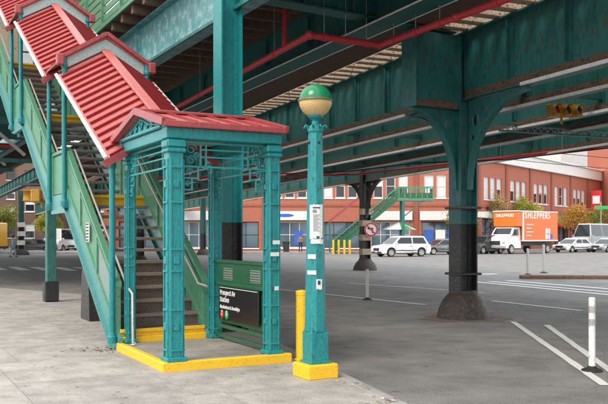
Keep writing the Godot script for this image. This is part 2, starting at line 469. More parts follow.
# ---------------------------------------------------------------- the scene
func _ready() -> void:
	rng.seed = 4
	var cam := Camera3D.new()
	cam.name = "camera"
	cam.projection = Camera3D.PROJECTION_FRUSTUM
	cam.near = 0.1
	cam.far = 900.0
	cam.size = 0.1 * 404.0 / 820.0
	cam.frustum_offset = Vector2(0, 0.1 * 34.0 / 820.0)   # rising front, so that uprights stay upright
	cam.position = Vector3(0, 1.6, 0)
	add_child(cam)
	cam.current = true
	var sky := ProceduralSkyMaterial.new()
	sky.sky_top_color = Color(0.86, 0.88, 0.90)
	sky.sky_horizon_color = Color(0.97, 0.97, 0.96)
	sky.sky_curve = 0.2
	sky.ground_bottom_color = Color(0.42, 0.41, 0.40)
	sky.ground_horizon_color = Color(0.62, 0.61, 0.60)
	sky.sky_energy_multiplier = 1.0
	var env := Environment.new()
	env.background_mode = Environment.BG_SKY
	env.sky = Sky.new()
	env.sky.sky_material = sky
	env.tonemap_mode = Environment.TONE_MAPPER_LINEAR
	env.tonemap_exposure = 2.6
	env.sdfgi_enabled = true
	env.ssao_enabled = true
	env.ssil_enabled = true
	var we := WorldEnvironment.new()
	we.name = "world_environment"
	we.environment = env
	add_child(we)
	var sun := DirectionalLight3D.new()
	sun.name = "sun"
	sun.light_energy = 0.4
	sun.light_angular_distance = 28.0
	sun.light_color = Color(1.0, 0.97, 0.92)
	sun.shadow_enabled = true
	sun.rotation_degrees = Vector3(-48, -42, 0)   # high, from behind the camera and its left hand
	add_child(sun)
	make_materials()
	ground()
	markings()
	viaduct()
	platform()
	staircase()
	entrance()
	buildings()
	street_lamp()
	street_furniture()
	vehicles()
	trees()
	people()

# ---------------------------------------------------------------- ground
func ground() -> void:
	var g := G.new()
	g.quad(Vector3(-320, -0.1, 60), Vector3(320, -0.1, 60), Vector3(320, -0.1, -420), Vector3(-320, -0.1, -420))
	solo("road", g, M.asphalt, "worn grey asphalt road under and beyond the viaduct", "", Vector3.ZERO, 0, "", "structure")
	var walk := PackedVector2Array([Vector2(4.9, 5), Vector2(2.47, -3), Vector2(1.01, -7.81), Vector2(0.385, -9.86), Vector2(-1.1, -14.7), Vector2(-2.2, -18.2), Vector2(-2.75, -19.6), Vector2(-3.6, -20.6), Vector2(-6.0, -22.4), Vector2(-9.4, -25.4), Vector2(-24, -34), Vector2(-24, 5)])
	var root := Node3D.new()
	root.name = "sidewalk"
	add_child(root)
	tag(root, "pale concrete sidewalk at the street corner", "", "", "structure")
	var inner: Array = Geometry2D.offset_polygon(walk, -0.16)
	var turn := deg_to_rad(28.0)
	var u := Vector2(cos(turn), -sin(turn)); var w := Vector2(-sin(turn), -cos(turn))
	var size := 1.52
	for i in range(-22, 18):
		for j in range(-14, 24):
			var o := Vector2(-1.8, -9.6) + u * (i * size + (0.3 if posmod(j, 3) == 1 else 0.0)) + w * (j * size)
			var e := size - 0.007
			var cell := PackedVector2Array([o, o + u * e, o + u * e + w * e, o + w * e])
			var m := o + (u + w) * size / 2.0
			if m.y > 0.5 or absf(m.x) > -m.y * 0.42 + 3.0:
				continue
			for piece: PackedVector2Array in Geometry2D.intersect_polygons(cell, inner[0]):
				if piece.size() < 3 or Geometry2D.triangulate_polygon(piece).is_empty():
					continue
				var s := G.new()
				s.exty(piece, -0.09, rng.randf_range(-0.0025, 0.0))
				part(root, "paving_slab", s, M.concrete[rng.randi() % 3])
	var bed := G.new()
	bed.exty(inner[0], -0.12, -0.012)
	part(root, "bed", bed, M.kerb)
	var curb := Node3D.new()
	curb.name = "kerb"
	add_child(curb)
	tag(curb, "low concrete kerb along the sidewalk edge", "", "", "structure")
	for i in range(0, walk.size() - 2):
		var a := walk[i]; var b := walk[i + 1]
		var count := maxi(1, int(round(a.distance_to(b) / 1.8)))
		for k in count:
			var p := a.lerp(b, float(k) / count); var q := a.lerp(b, float(k + 1) / count)
			var d := (q - p).normalized()
			var nn := Vector2(d.y, -d.x) * 0.077
			if Geometry2D.is_point_in_polygon((p + q) / 2.0 + nn, walk) == false: nn = -nn
			part(curb, "kerbstone", barg(Vector3(p.x + nn.x + d.x * 0.003, -0.06, p.y + nn.y + d.y * 0.003), Vector3(q.x + nn.x - d.x * 0.003, -0.06, q.y + nn.y - d.y * 0.003), 0.15, 0.121, Vector3.UP, 0.012), M.kerb)

func stripe(called: String, label: String, a: Vector2, b: Vector2, width: float, m: Material, group := "", y := -0.096) -> void:
	var d := (b - a).normalized()
	var nn := Vector2(-d.y, d.x) * width / 2.0
	var n := int(a.distance_to(b) / 0.25) + 1
	var g := G.new()
	var r := RandomNumberGenerator.new(); r.seed = int(absf(a.x * 100 + a.y * 10)) + 3
	var l := []; var rr := []
	for i in n + 1:
		var p := a.lerp(b, float(i) / n)
		var j := nn * (1.0 + r.randf_range(-0.12, 0.08))
		l.append(p + j); rr.append(p - nn * (1.0 + r.randf_range(-0.12, 0.08)))
	for i in n:
		var p: Array = [l[i], rr[i], rr[i + 1], l[i + 1]].map(func(q: Vector2) -> Vector3: return Vector3(q.x, y, q.y))
		if (p[1] - p[0]).cross(p[2] - p[0]).y > 0.0: g.quad(p[0], p[1], p[2], p[3])
		else: g.quad(p[3], p[2], p[1], p[0])
	solo(called, g, m, label, "marking", Vector3.ZERO, 0, group, "structure")

func markings() -> void:
	var st := G.new()
	var ring := []
	for k in 28: ring.append(Vector3(3.3, -0.094, -17.0) + Vector3(cos(TAU * k / 28.0), 0, sin(TAU * k / 28.0)) * (0.85 + 0.13 * sin(k * 2.1) + 0.1 * sin(k * 0.7)))
	for k in 28: st.tri(Vector3(3.3, -0.094, -17.0), ring[(k + 1) % 28], ring[k])
	solo("dirt_stain", st, M.dirt, "brown dirt washed round the domed iron foot", "", Vector3.ZERO, 0, "", "structure")
	var y := -0.092
	stripe("lane_line", "solid white lane line leading past the flexible post, the one on the kerb side", Vector2(4.13, -16.2), Vector2(3.42, -9.3), 0.115, M.road_white, "", y)
	stripe("lane_line", "solid white lane line leading past the flexible post, the one on the traffic side", Vector2(4.62, -15.6), Vector2(3.80, -9.9), 0.115, M.road_white, "", y)
	stripe("lane_line", "short white lane line in front of the flexible post", Vector2(3.55, -9.0), Vector2(3.2, -6.0), 0.115, M.road_white, "", y)
	stripe("stop_line", "long white crossing line near the median kerb", Vector2(6.3, -30.4), Vector2(9.4, -22.0), 0.32, M.road_white, "crossing lines by the median", y)
	stripe("stop_line", "long white crossing line near the median kerb", Vector2(6.9, -30.7), Vector2(10.2, -22.2), 0.32, M.road_white, "crossing lines by the median", y)
	stripe("stop_line", "long white crossing line near the median kerb", Vector2(7.7, -31.2), Vector2(11.4, -22.4), 0.32, M.road_white, "crossing lines by the median", y)
	stripe("lane_dash", "white dash beyond the iron column footing", Vector2(4.9, -21.4), Vector2(6.3, -18.6), 0.18, M.road_white, "", y)
	stripe("lane_line", "thin worn white line across the carriageway before the column", Vector2(-0.9, -26.2), Vector2(3.0, -20.2), 0.17, M.road_white, "", y)
	stripe("lane_line", "worn white line across the carriageway, farther of the two thin ones", Vector2(1.6, -29.5), Vector2(5.4, -24.5), 0.17, M.road_white, "", y)
	stripe("lane_dash", "broad faded white bar on the road near the median posts", Vector2(6.4, -35.8), Vector2(8.6, -36.6), 0.6, M.road_white, "", y)
	for i in 11:   # zebra crossing beyond the corner
		var a := Vector2(-23.5 + i * 1.25, -46.5 + i * 0.25)
		stripe("crossing_bar", "white bar of the zebra crossing beyond the corner", a, a + Vector2(2.2, 4.4), 0.55, M.road_white, "zebra crossing bars beyond the corner", y)

# ---------------------------------------------------------------- viaduct
func h_section(fx: float, fz: float, tf: float, tw: float) -> PackedVector2Array:   # flanges at x = +-fx, fz deep, web along x
	var lip := 0.09; var lt := 0.022
	var q := [Vector2(fx, fz), Vector2(fx - tf, fz), Vector2(fx - tf, tw + lt), Vector2(fx - tf - lip, tw + lt), Vector2(fx - tf - lip, tw)]
	var p := PackedVector2Array()
	for s in q: p.append(s)
	for i in range(q.size() - 1, -1, -1): p.append(Vector2(-q[i].x, q[i].y))
	for s in q: p.append(Vector2(-s.x, -s.y))
	for i in range(q.size() - 1, -1, -1): p.append(Vector2(q[i].x, -q[i].y))
	return p

func bracket(parent: Node, angle: float, z0: float, reach: float, y0: float, y1: float, m: Material, holes: Array) -> void:   # curved gusset under a girder, angle: direction in the column's plan
	var xf := Transform3D(Basis(Vector3(sin(angle), 0, cos(angle)), Vector3.UP, Vector3(-cos(angle), 0, sin(angle))), Vector3.ZERO)
	var poly := PackedVector2Array([Vector2(z0, y1), Vector2(z0, y0)])
	var arc := []
	for k in 15:
		var a := PI / 2.0 * k / 14.0
		arc.append(Vector2(reach - (reach - z0) * cos(a), y0 + (y1 - 0.03 - y0) * sin(a)))
	for p in arc: poly.append(p + Vector2(0.0, 0.0))
	poly.append(Vector2(reach, y1))
	var cut := []
	for h in holes: cut.append(circle(Vector2(h[0], h[1]), h[2], 14))
	var keyed := holed(poly, cut)
	var ix := Geometry2D.triangulate_polygon(keyed)
	var g := G.new()
	if ix.size(): g.ext(keyed, xf, -0.015, 0.015, ix)
	else: g.ext(poly, xf, -0.015, 0.015)
	part(parent, "gusset", g, m)
	var f := G.new()
	var under := PackedVector2Array()
	for p in arc: under.append(p)
	for i in range(arc.size() - 1, -1, -1):
		var t: Vector2 = (arc[mini(i + 1, 14)] - arc[maxi(i - 1, 0)]).normalized()
		under.append(arc[i] + Vector2(t.y, -t.x) * 0.045)
	f.ext(under, xf, -0.075, 0.075)
	part(parent, "curved_flange", f, m)

func column(label: String, at: Vector3, turn: float, top: float, base_m: Material, shaft_m: Material, black_to: float, foot := 1.0, brackets := [], group := "") -> Node3D:
	var t := thing("viaduct_column", label, "column", at, turn, group)
	var sec := h_section(0.215, 0.205, 0.03, 0.018)
	var g := G.new(); g.exty(sec, 0.0, black_to); part(t, "lower_shaft", g, base_m)
	g = G.new(); g.exty(sec, black_to, top); part(t, "upper_shaft", g, shaft_m)
	if foot > 0.0:
		g = G.new()
		g.lathe([Vector2(0.60, -0.1), Vector2(0.58, -0.02), Vector2(0.56, 0.10), Vector2(0.52, 0.22), Vector2(0.45, 0.36), Vector2(0.36, 0.47), Vector2(0.31, 0.52), Vector2(0.30, 0.58), Vector2(0.0, 0.585)].map(func(p: Vector2) -> Vector2: return Vector2(p.x * foot, p.y)), 20)
		part(t, "footing", g, M.iron_foot)
	for b in brackets:
		bracket(t, b[0], b[1], b[2], b[3], b[4], shaft_m, b[5])
	return t

func girder(label: String, at: Vector3, turn: float, z0: float, z1: float, y0: float, y1: float, m: Material, foot_m: Material, group: String, stiff := 2.4, gap := Vector2(0, 0), rust_m: Material = null) -> Node3D:
	var t := thing("plate_girder", label, "girder", at, turn, group)
	part(t, "web", boxg(Vector3(0, (y0 + y1) / 2.0, (z0 + z1) / 2.0), Vector3(0.024, y1 - y0 - 0.03, absf(z1 - z0))), m)
	for s in [-1.0, 1.0]:   # angle irons along the bottom edge
		part(t, "bottom_angle", boxg(Vector3(s * 0.022, y0 + 0.105, (z0 + z1) / 2.0), Vector3(0.02, 0.16, absf(z1 - z0) - 0.02)), rust_m if rust_m else M.rust_steel)
	part(t, "top_flange", boxg(Vector3(0, y1, (z0 + z1) / 2.0), Vector3(0.34, 0.03, absf(z1 - z0))), m)
	if gap.x == gap.y:
		part(t, "bottom_flange", boxg(Vector3(0, y0, (z0 + z1) / 2.0), Vector3(0.30, 0.035, absf(z1 - z0))), m)
		if foot_m != m: part(t, "edge_strip", boxg(Vector3(-0.17, y0 - 0.01, (z0 + z1) / 2.0), Vector3(0.04, 0.06, absf(z1 - z0))), foot_m)
	else:   # the bottom plate stops at the brackets
		part(t, "bottom_flange", boxg(Vector3(0, y0, (z0 + gap.x) / 2.0), Vector3(0.30, 0.035, absf(gap.x - z0))), m)
		part(t, "edge_strip", boxg(Vector3(-0.17, y0 - 0.01, (z0 + gap.x) / 2.0), Vector3(0.04, 0.06, absf(gap.x - z0))), foot_m)
		part(t, "bottom_flange", boxg(Vector3(0, y0, (z1 + gap.y) / 2.0), Vector3(0.30, 0.035, absf(z1 - gap.y))), m)
		part(t, "edge_strip", boxg(Vector3(-0.17, y0 - 0.01, (z1 + gap.y) / 2.0), Vector3(0.04, 0.06, absf(z1 - gap.y))), foot_m)
		part(t, "bottom_flange", boxg(Vector3(0, y0 - 0.002, (gap.x + gap.y) / 2.0), Vector3(0.30, 0.03, absf(gap.y - gap.x) - 0.01)), m)
	var z := z0 + fmod(absf(z0), stiff)
	while z < z1 and stiff > 0.0:
		for s in [-1.0, 1.0]:
			part(t, "stiffener", boxg(Vector3(s * 0.062, (y0 + y1) / 2.0 + 0.08, z), Vector3(0.095, y1 - y0 - 0.25, 0.022)), m)
			part(t, "stiffener", boxg(Vector3(s * 0.0215, (y0 + y1) / 2.0 + 0.08, z + 0.055), Vector3(0.018, y1 - y0 - 0.25, 0.088)), m)
		z += stiff
	return t

func viaduct() -> void:
	var hol := [[0.46, 4.04, 0.11], [0.35, 3.70, 0.06], [0.84, 4.23, 0.065]]
	var A := Vector3(3.3, -0.1, -17.0)
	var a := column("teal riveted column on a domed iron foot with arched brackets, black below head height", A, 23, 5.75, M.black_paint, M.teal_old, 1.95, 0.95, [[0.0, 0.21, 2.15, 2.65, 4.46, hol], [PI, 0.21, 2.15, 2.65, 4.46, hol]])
	# the short deep arm towards the staircase and the arch below it
	var rx := Transform3D(Basis(Vector3.UP, deg_to_rad(33.0 - 23.0 + 0.0)), Vector3.ZERO)   # local -x becomes the arm's direction
	var g := G.new(); g.box(Vector3(-0.83, 5.02, 0.0), Vector3(1.22, 1.50, 0.30)); part(a, "bracket_arm", g, M.teal_old, rx)
	g = G.new(); g.cbox(Vector3(-1.455, 5.02, 0.0), Vector3(0.03, 1.54, 0.44), 0.006); part(a, "arm_end_plate", g, M.teal_old, rx)
	g = G.new(); g.box(Vector3(-0.27, 5.02, 0.0), Vector3(0.1, 1.5, 0.36)); part(a, "arm_angle", g, M.teal_old, rx)
	g = G.new(); g.box(Vector3(-0.86, 4.345, 0.0), Vector3(1.16, 0.14, 0.33)); part(a, "arm_bottom_angle", g, M.rust_steel, rx)
	var br := Node3D.new(); br.name = "arched_bracket"; a.add_child(br); br.transform = rx
	bracket(br, -PI / 2.0, 0.22, 1.42, 2.65, 4.27, M.teal_old, [[0.46, 3.98, 0.085]])
	for y in [0.92, 2.28]:
		part(a, "strap", boxg(Vector3(0, y, 0), Vector3(0.56, 0.05, 0.54), 0.01), M.black_paint if y < 1.9 else M.rust_steel)
	var spots := []
	for k in 36:
		for x in [-0.13, 0.13]:
			spots.append(Vector3(x, 0.75 + k * 0.135, 0.041))
	rivets(a, spots, Vector3(0, 0, 1), 0.017, M.teal_old)
	spots = []
	for k in 11:
		for x in [-0.29, -0.245]: spots.append(rx * Vector3(x, 4.38 + k * 0.125, 0.181))
	rivets(a, spots, rx.basis * Vector3(0, 0, 1), 0.016, M.teal_old)
	var B := Vector3(3.03, -0.1, -40.7)
	var hol2 := [[0.46, 4.04, 0.11], [0.84, 4.23, 0.065]]
	var b := column("black column banded in cream across the road, a round sign hung on it", B, 19.5, 5.75, M.black_paint, M.black_paint, 2.95, 1.05, [[0.0, 0.21, 2.3, 2.6, 4.46, hol2], [PI, 0.21, 2.3, 2.6, 4.46, hol2]])
	for y in [0.92, 1.62, 2.32, 2.9]:
		part(b, "cream_band", boxg(Vector3(0, y, 0), Vector3(0.47, 0.3, 0.45), 0.01), M.tan_wall)
	column("teal column standing behind the entrance canopy, black at its foot", Vector3(-1.3, 0.0, -14.0), 28, 5.72, M.black_paint, M.teal, 1.83, 0.0)
	var c228: Node3D = get_child(get_child_count() - 1)
	c228.scale = Vector3(0.9, 1, 0.9)
	part(c228, "base_plate", boxg(Vector3(0, 0.02, 0), Vector3(0.6, 0.04, 0.6), 0.01), M.black_paint)
	spots = []
	for k in 38:
		for x in [-0.145, 0.145]: spots.append(Vector3(x, 1.9 + k * 0.1, 0.041))
	rivets(c228, spots, Vector3(0, 0, 1), 0.014, M.teal)
	column("distant viaduct column with pale and black bands beyond the zebra crossing", Vector3(-25.2, -0.1, -73.0), 25, 5.75, M.black_paint, M.teal_dark, 3.0, 1.3)
	var far: Node3D = get_child(get_child_count() - 1)
	for y in [1.1, 1.9, 2.7]:
		part(far, "cream_band", boxg(Vector3(0, y, 0), Vector3(0.6, 0.42, 0.6), 0.01), M.stone_white)
	for s in [[Vector3(-2.94, -0.1, -31.7), 23.0, "plain dark column in line with the arched column, behind the station stairs"], [Vector3(-9.3, -0.1, -46.4), 23.0, "dark column well behind the staircase, first of the distant ones"], [Vector3(-15.4, -0.1, -61.0), 23.0, "dark distant column under the far end of the viaduct"], [Vector3(-9.0, -0.1, -73.0), 21.0, "dark column of the far row before the brick shops"]]:
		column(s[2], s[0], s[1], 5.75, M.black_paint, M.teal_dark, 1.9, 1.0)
	# longitudinal girders
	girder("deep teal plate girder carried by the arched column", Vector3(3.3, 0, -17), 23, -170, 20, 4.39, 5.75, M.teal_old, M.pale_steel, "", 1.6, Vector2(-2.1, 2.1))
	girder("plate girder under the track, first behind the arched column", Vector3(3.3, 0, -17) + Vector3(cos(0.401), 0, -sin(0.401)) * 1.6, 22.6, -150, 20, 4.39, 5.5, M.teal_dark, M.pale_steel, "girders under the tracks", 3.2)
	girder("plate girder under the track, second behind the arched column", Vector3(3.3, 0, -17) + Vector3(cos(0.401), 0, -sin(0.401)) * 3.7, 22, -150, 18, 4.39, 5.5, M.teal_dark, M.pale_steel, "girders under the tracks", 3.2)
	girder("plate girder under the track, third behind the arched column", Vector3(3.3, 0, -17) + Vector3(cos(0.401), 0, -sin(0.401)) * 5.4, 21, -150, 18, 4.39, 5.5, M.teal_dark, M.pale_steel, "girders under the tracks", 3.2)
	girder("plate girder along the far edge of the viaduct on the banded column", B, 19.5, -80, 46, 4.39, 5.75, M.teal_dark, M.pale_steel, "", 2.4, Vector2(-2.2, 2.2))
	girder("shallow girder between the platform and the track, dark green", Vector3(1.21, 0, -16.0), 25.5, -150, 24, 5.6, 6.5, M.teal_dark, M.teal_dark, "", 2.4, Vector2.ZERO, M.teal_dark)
	var inner: Node3D = get_child(get_child_count() - 1)
	part(inner, "soffit_plate", boxg(Vector3(0.0, 5.572, -63), Vector3(0.52, 0.016, 174)), M.teal_dark)
	for x in [-0.27, 0.27]:
		part(inner, "edge_conduit", tubeg([Vector3(x, 5.57, 24), Vector3(x, 5.57, -150)], 0.018, 6), M.pale_steel)
	# cross girders between the columns
	var cross := [[Vector3(-1.3, 0, -14.0), Vector3(3.3, 0, -17.0), "cross girder from the teal column behind the canopy to the arched column"], [Vector3(-6.8, 0, -26.4), Vector3(-2.94, 0, -31.7), "cross girder over the plain dark column"]]
	for c in cross:
		var p: Vector3 = c[0]; var q: Vector3 = c[1]
		var d := (q - p).normalized()
		var t := thing("cross_girder", c[2], "girder", p, rad_to_deg(atan2(d.x, d.z)))
		var ln := p.distance_to(q) - 0.35
		part(t, "web", boxg(Vector3(0, 6.12, ln / 2.0), Vector3(0.03, 0.8, ln)), M.teal_dark)
		part(t, "bottom_flange", boxg(Vector3(0, 5.735, ln / 2.0), Vector3(0.36, 0.03, ln)), M.teal_dark)
		part(t, "top_flange", boxg(Vector3(0, 6.535, ln / 2.0), Vector3(0.36, 0.03, ln)), M.teal_dark)
		for k in 5:
			for s in [-1.0, 1.0]:
				part(t, "stiffener", boxg(Vector3(s * 0.09, 6.13, 0.35 + k * (ln - 0.7) / 4.0), Vector3(0.15, 0.74, 0.02)), M.teal_dark)
	for k in 9:   # frames between the track girders
		var z := -58.0 + k * 8.0 + 2.0
		var t := thing("bracing_strut", "pair of steel struts bracing the track girders to one another", "strut", Vector3(3.3, 0, -17), 23, "bracing struts under the tracks")
		part(t, "strut", barg(Vector3(0.06, 4.72, z), Vector3(8.6 + (z + 24.0) * 0.0, 4.72, z), 0.12, 0.12), M.teal_dark)
		part(t, "upper_strut", barg(Vector3(0.06, 5.3, z), Vector3(8.6, 5.3, z), 0.12, 0.12), M.rust_steel)
	# sleepers and rails
	var tie := boxg(Vector3.ZERO, Vector3(3.1, 0.2, 0.24), 0.01)
	for tr in [["track", "open-decked railway track of timber sleepers over the arched column", 0.75, -60.0, 14.0], ["track", "open-decked railway track of timber sleepers along the far edge of the viaduct", 6.8, -60.0, 14.0]]:
		var t := thing("railway_track", tr[1], "track", Vector3(3.3, 0, -17), 23)
		var z: float = tr[3]
		while z < float(tr[4]):
			part(t, "sleeper", tie, M.tie_wood, Transform3D(Basis(), Vector3(tr[2], 5.872, z)))
			z += 0.52
		for x in [-0.72, 0.72]:
			part(t, "rail", boxg(Vector3(float(tr[2]) + x, 6.05, -20), Vector3(0.07, 0.15, 88)), M.rust_steel)
	var w := thing("track_walkway", "timber walkway between the two railway tracks", "walkway", Vector3(3.3, 0, -17), 23)
	for k in 5:
		part(w, "plank", boxg(Vector3(2.9 + k * 0.5, 5.93, -23), Vector3(0.44, 0.06, 76)), M.wood)
	for k in 3:
		part(w, "bearer", boxg(Vector3(3.9, 5.86, -50.0 + k * 25.0), Vector3(2.6, 0.075, 0.2)), M.wood)
	var sw := thing("service_walkway", "timber service walkway between the shallow girder and the track sleepers", "walkway", Vector3(3.3, 0, -17), 23)
	for q in 9:   # planked in lengths, widening as the girders draw apart
		var z := 10.0 - q * 8.0
		var x0 := -2.14 + (z + 4.0) * 0.0437
		for k in 3:
			var wd := (-0.84 - x0) / 3.0
			part(sw, "plank", boxg(Vector3(x0 + wd * (k + 0.5), 5.80 + (k % 2) * 0.004, z), Vector3(wd - 0.012, 0.05, 7.98)), M.wood)
	# fire main hung below the deck
	var pipe := thing("red_pipe", "red fire pipe hung on rods below the viaduct deck", "pipe")
	var run := [Vector3(-9.0, 5.25, -34.5), Vector3(-3.38, 5.25, -22.7), Vector3(0.1, 5.25, -14.9), Vector3(1.45, 5.25, -15.67), Vector3(2.55, 5.25, -13.67), Vector3(4.9, 5.25, -9.4)]
	for i in run.size() - 1:
		part(pipe, "pipe_run", tubeg([run[i], run[i + 1]], 0.062, 12), M.red_pipe)
	for i in range(1, run.size() - 1):
		var e := G.new(); e.ball(run[i], Vector3.ONE * 0.085, -90, 90, 12, 8); part(pipe, "elbow", e, M.red_pipe)
	part(pipe, "riser", tubeg([Vector3(-0.38, 5.25, -15.98), Vector3(-0.38, 6.3, -15.98)], 0.05, 10), M.red_pipe)
	for i in run.size() - 1:
		for k in [0.2, 0.5, 0.8]:
			var p: Vector3 = run[i].lerp(run[i + 1], k)
			part(pipe, "coupling", tubeg([p - (run[i + 1] - run[i]).normalized() * 0.05, p + (run[i + 1] - run[i]).normalized() * 0.05], 0.074, 12), M.red_pipe)
			part(pipe, "hanger_rod", tubeg([p, Vector3(p.x, 6.3, p.z)], 0.009, 5), M.galvanised)
	# second pipe and cables under the far girders
	var p2 := thing("red_pipe", "thin red pipe running under the far track girders", "pipe")
	part(p2, "pipe_run", tubeg([Vector3(9.4, 4.3, -24.0), Vector3(2.2, 4.3, -36.0), Vector3(-7.0, 4.3, -38.0)], 0.05, 8), M.red_pipe)
	for k in 5:
		part(p2, "hanger_rod", tubeg([Vector3(8.2 - k * 1.4, 4.3, -26.0 - k * 2.33), Vector3(8.2 - k * 1.4, 4.75, -26.0 - k * 2.33)], 0.012, 5), M.galvanised)
	var cab := thing("cable", "black cable sagging below the far girder", "cable")
	var pts := []
	for k in 13:
		var f := k / 12.0
		pts.append(Vector3(lerpf(9.2, -6.0, f), 4.25 - 0.12 * sin(f * PI * 3.0) ** 2, lerpf(-24.6, -40.0, f)))
	part(cab, "wire", tubeg(pts, 0.025, 6), M.black_rubber)
	# laced strut and the traffic signal that hangs on it
	var ls := thing("laced_strut", "pale laced steel strut spanning under the tracks with a signal on it", "strut", Vector3(5.35, -0.18, -21.0), 24.0)
	for y in [4.46, 4.62]:
		part(ls, "chord", boxg(Vector3(2.9, y, 0), Vector3(6.6, 0.04, 0.12)), M.teal_dark)
	for k in 60:
		var x := -0.3 + k * 0.106
		part(ls, "lacing_bar", barg(Vector3(x, 4.475 if k % 2 else 4.605, 0.05), Vector3(x + 0.106, 4.605 if k % 2 else 4.475, 0.05), 0.014, 0.034, Vector3(0, 0, 1)), M.galvanised)
	traffic_signal("yellow traffic signal lying on its side under the viaduct", Vector3(5.72, 4.34, -18.0), 14.0, true)

func traffic_signal(label: String, at: Vector3, turn: float, lying: bool) -> void:
	var t := thing("traffic_signal", label, "signal", at, turn)
	var b := Basis(Vector3(0, 0, 1), PI / 2.0) if lying else Basis()
	var x := Transform3D(b, Vector3.ZERO)
	for k in 3:
		part(t, "housing", boxg(Vector3(0, (k - 1) * 0.27, 0), Vector3(0.28, 0.262, 0.2), 0.02), M.signal_yellow, x)
		var g := G.new(); g.lathe([Vector2(0.105, 0.0), Vector2(0.06, 0.02), Vector2(0.0, 0.028)], 16, Transform3D(Basis(Vector3.RIGHT, PI / 2.0), Vector3(0, (k - 1) * 0.27, 0.101)))
		part(t, "lens", g, [M.lens_dark, M.lens_dark, M.lens_red][k] if M.has("lens_red") else M.red_print, x)
		g = G.new()
		for s in 12:
			var a0 := deg_to_rad(-30.0 + s * 20.0); var a1 := deg_to_rad(-30.0 + (s + 1) * 20.0)
			g.plate(Vector3(cos(a1) * 0.122, (k - 1) * 0.27 + sin(a1) * 0.122, 0.1), Vector3(cos(a0) * 0.122, (k - 1) * 0.27 + sin(a0) * 0.122, 0.1), Vector3(cos(a0) * 0.122, (k - 1) * 0.27 + sin(a0) * 0.122, 0.28), Vector3(cos(a1) * 0.122, (k - 1) * 0.27 + sin(a1) * 0.122, 0.28), 0.006)
		part(t, "visor", g, M.signal_yellow, x)
	part(t, "mount", tubeg([Vector3(0, -0.05, -0.12), Vector3(0, -0.26 if lying else 0.62, -0.12)], 0.03, 8), M.signal_yellow)

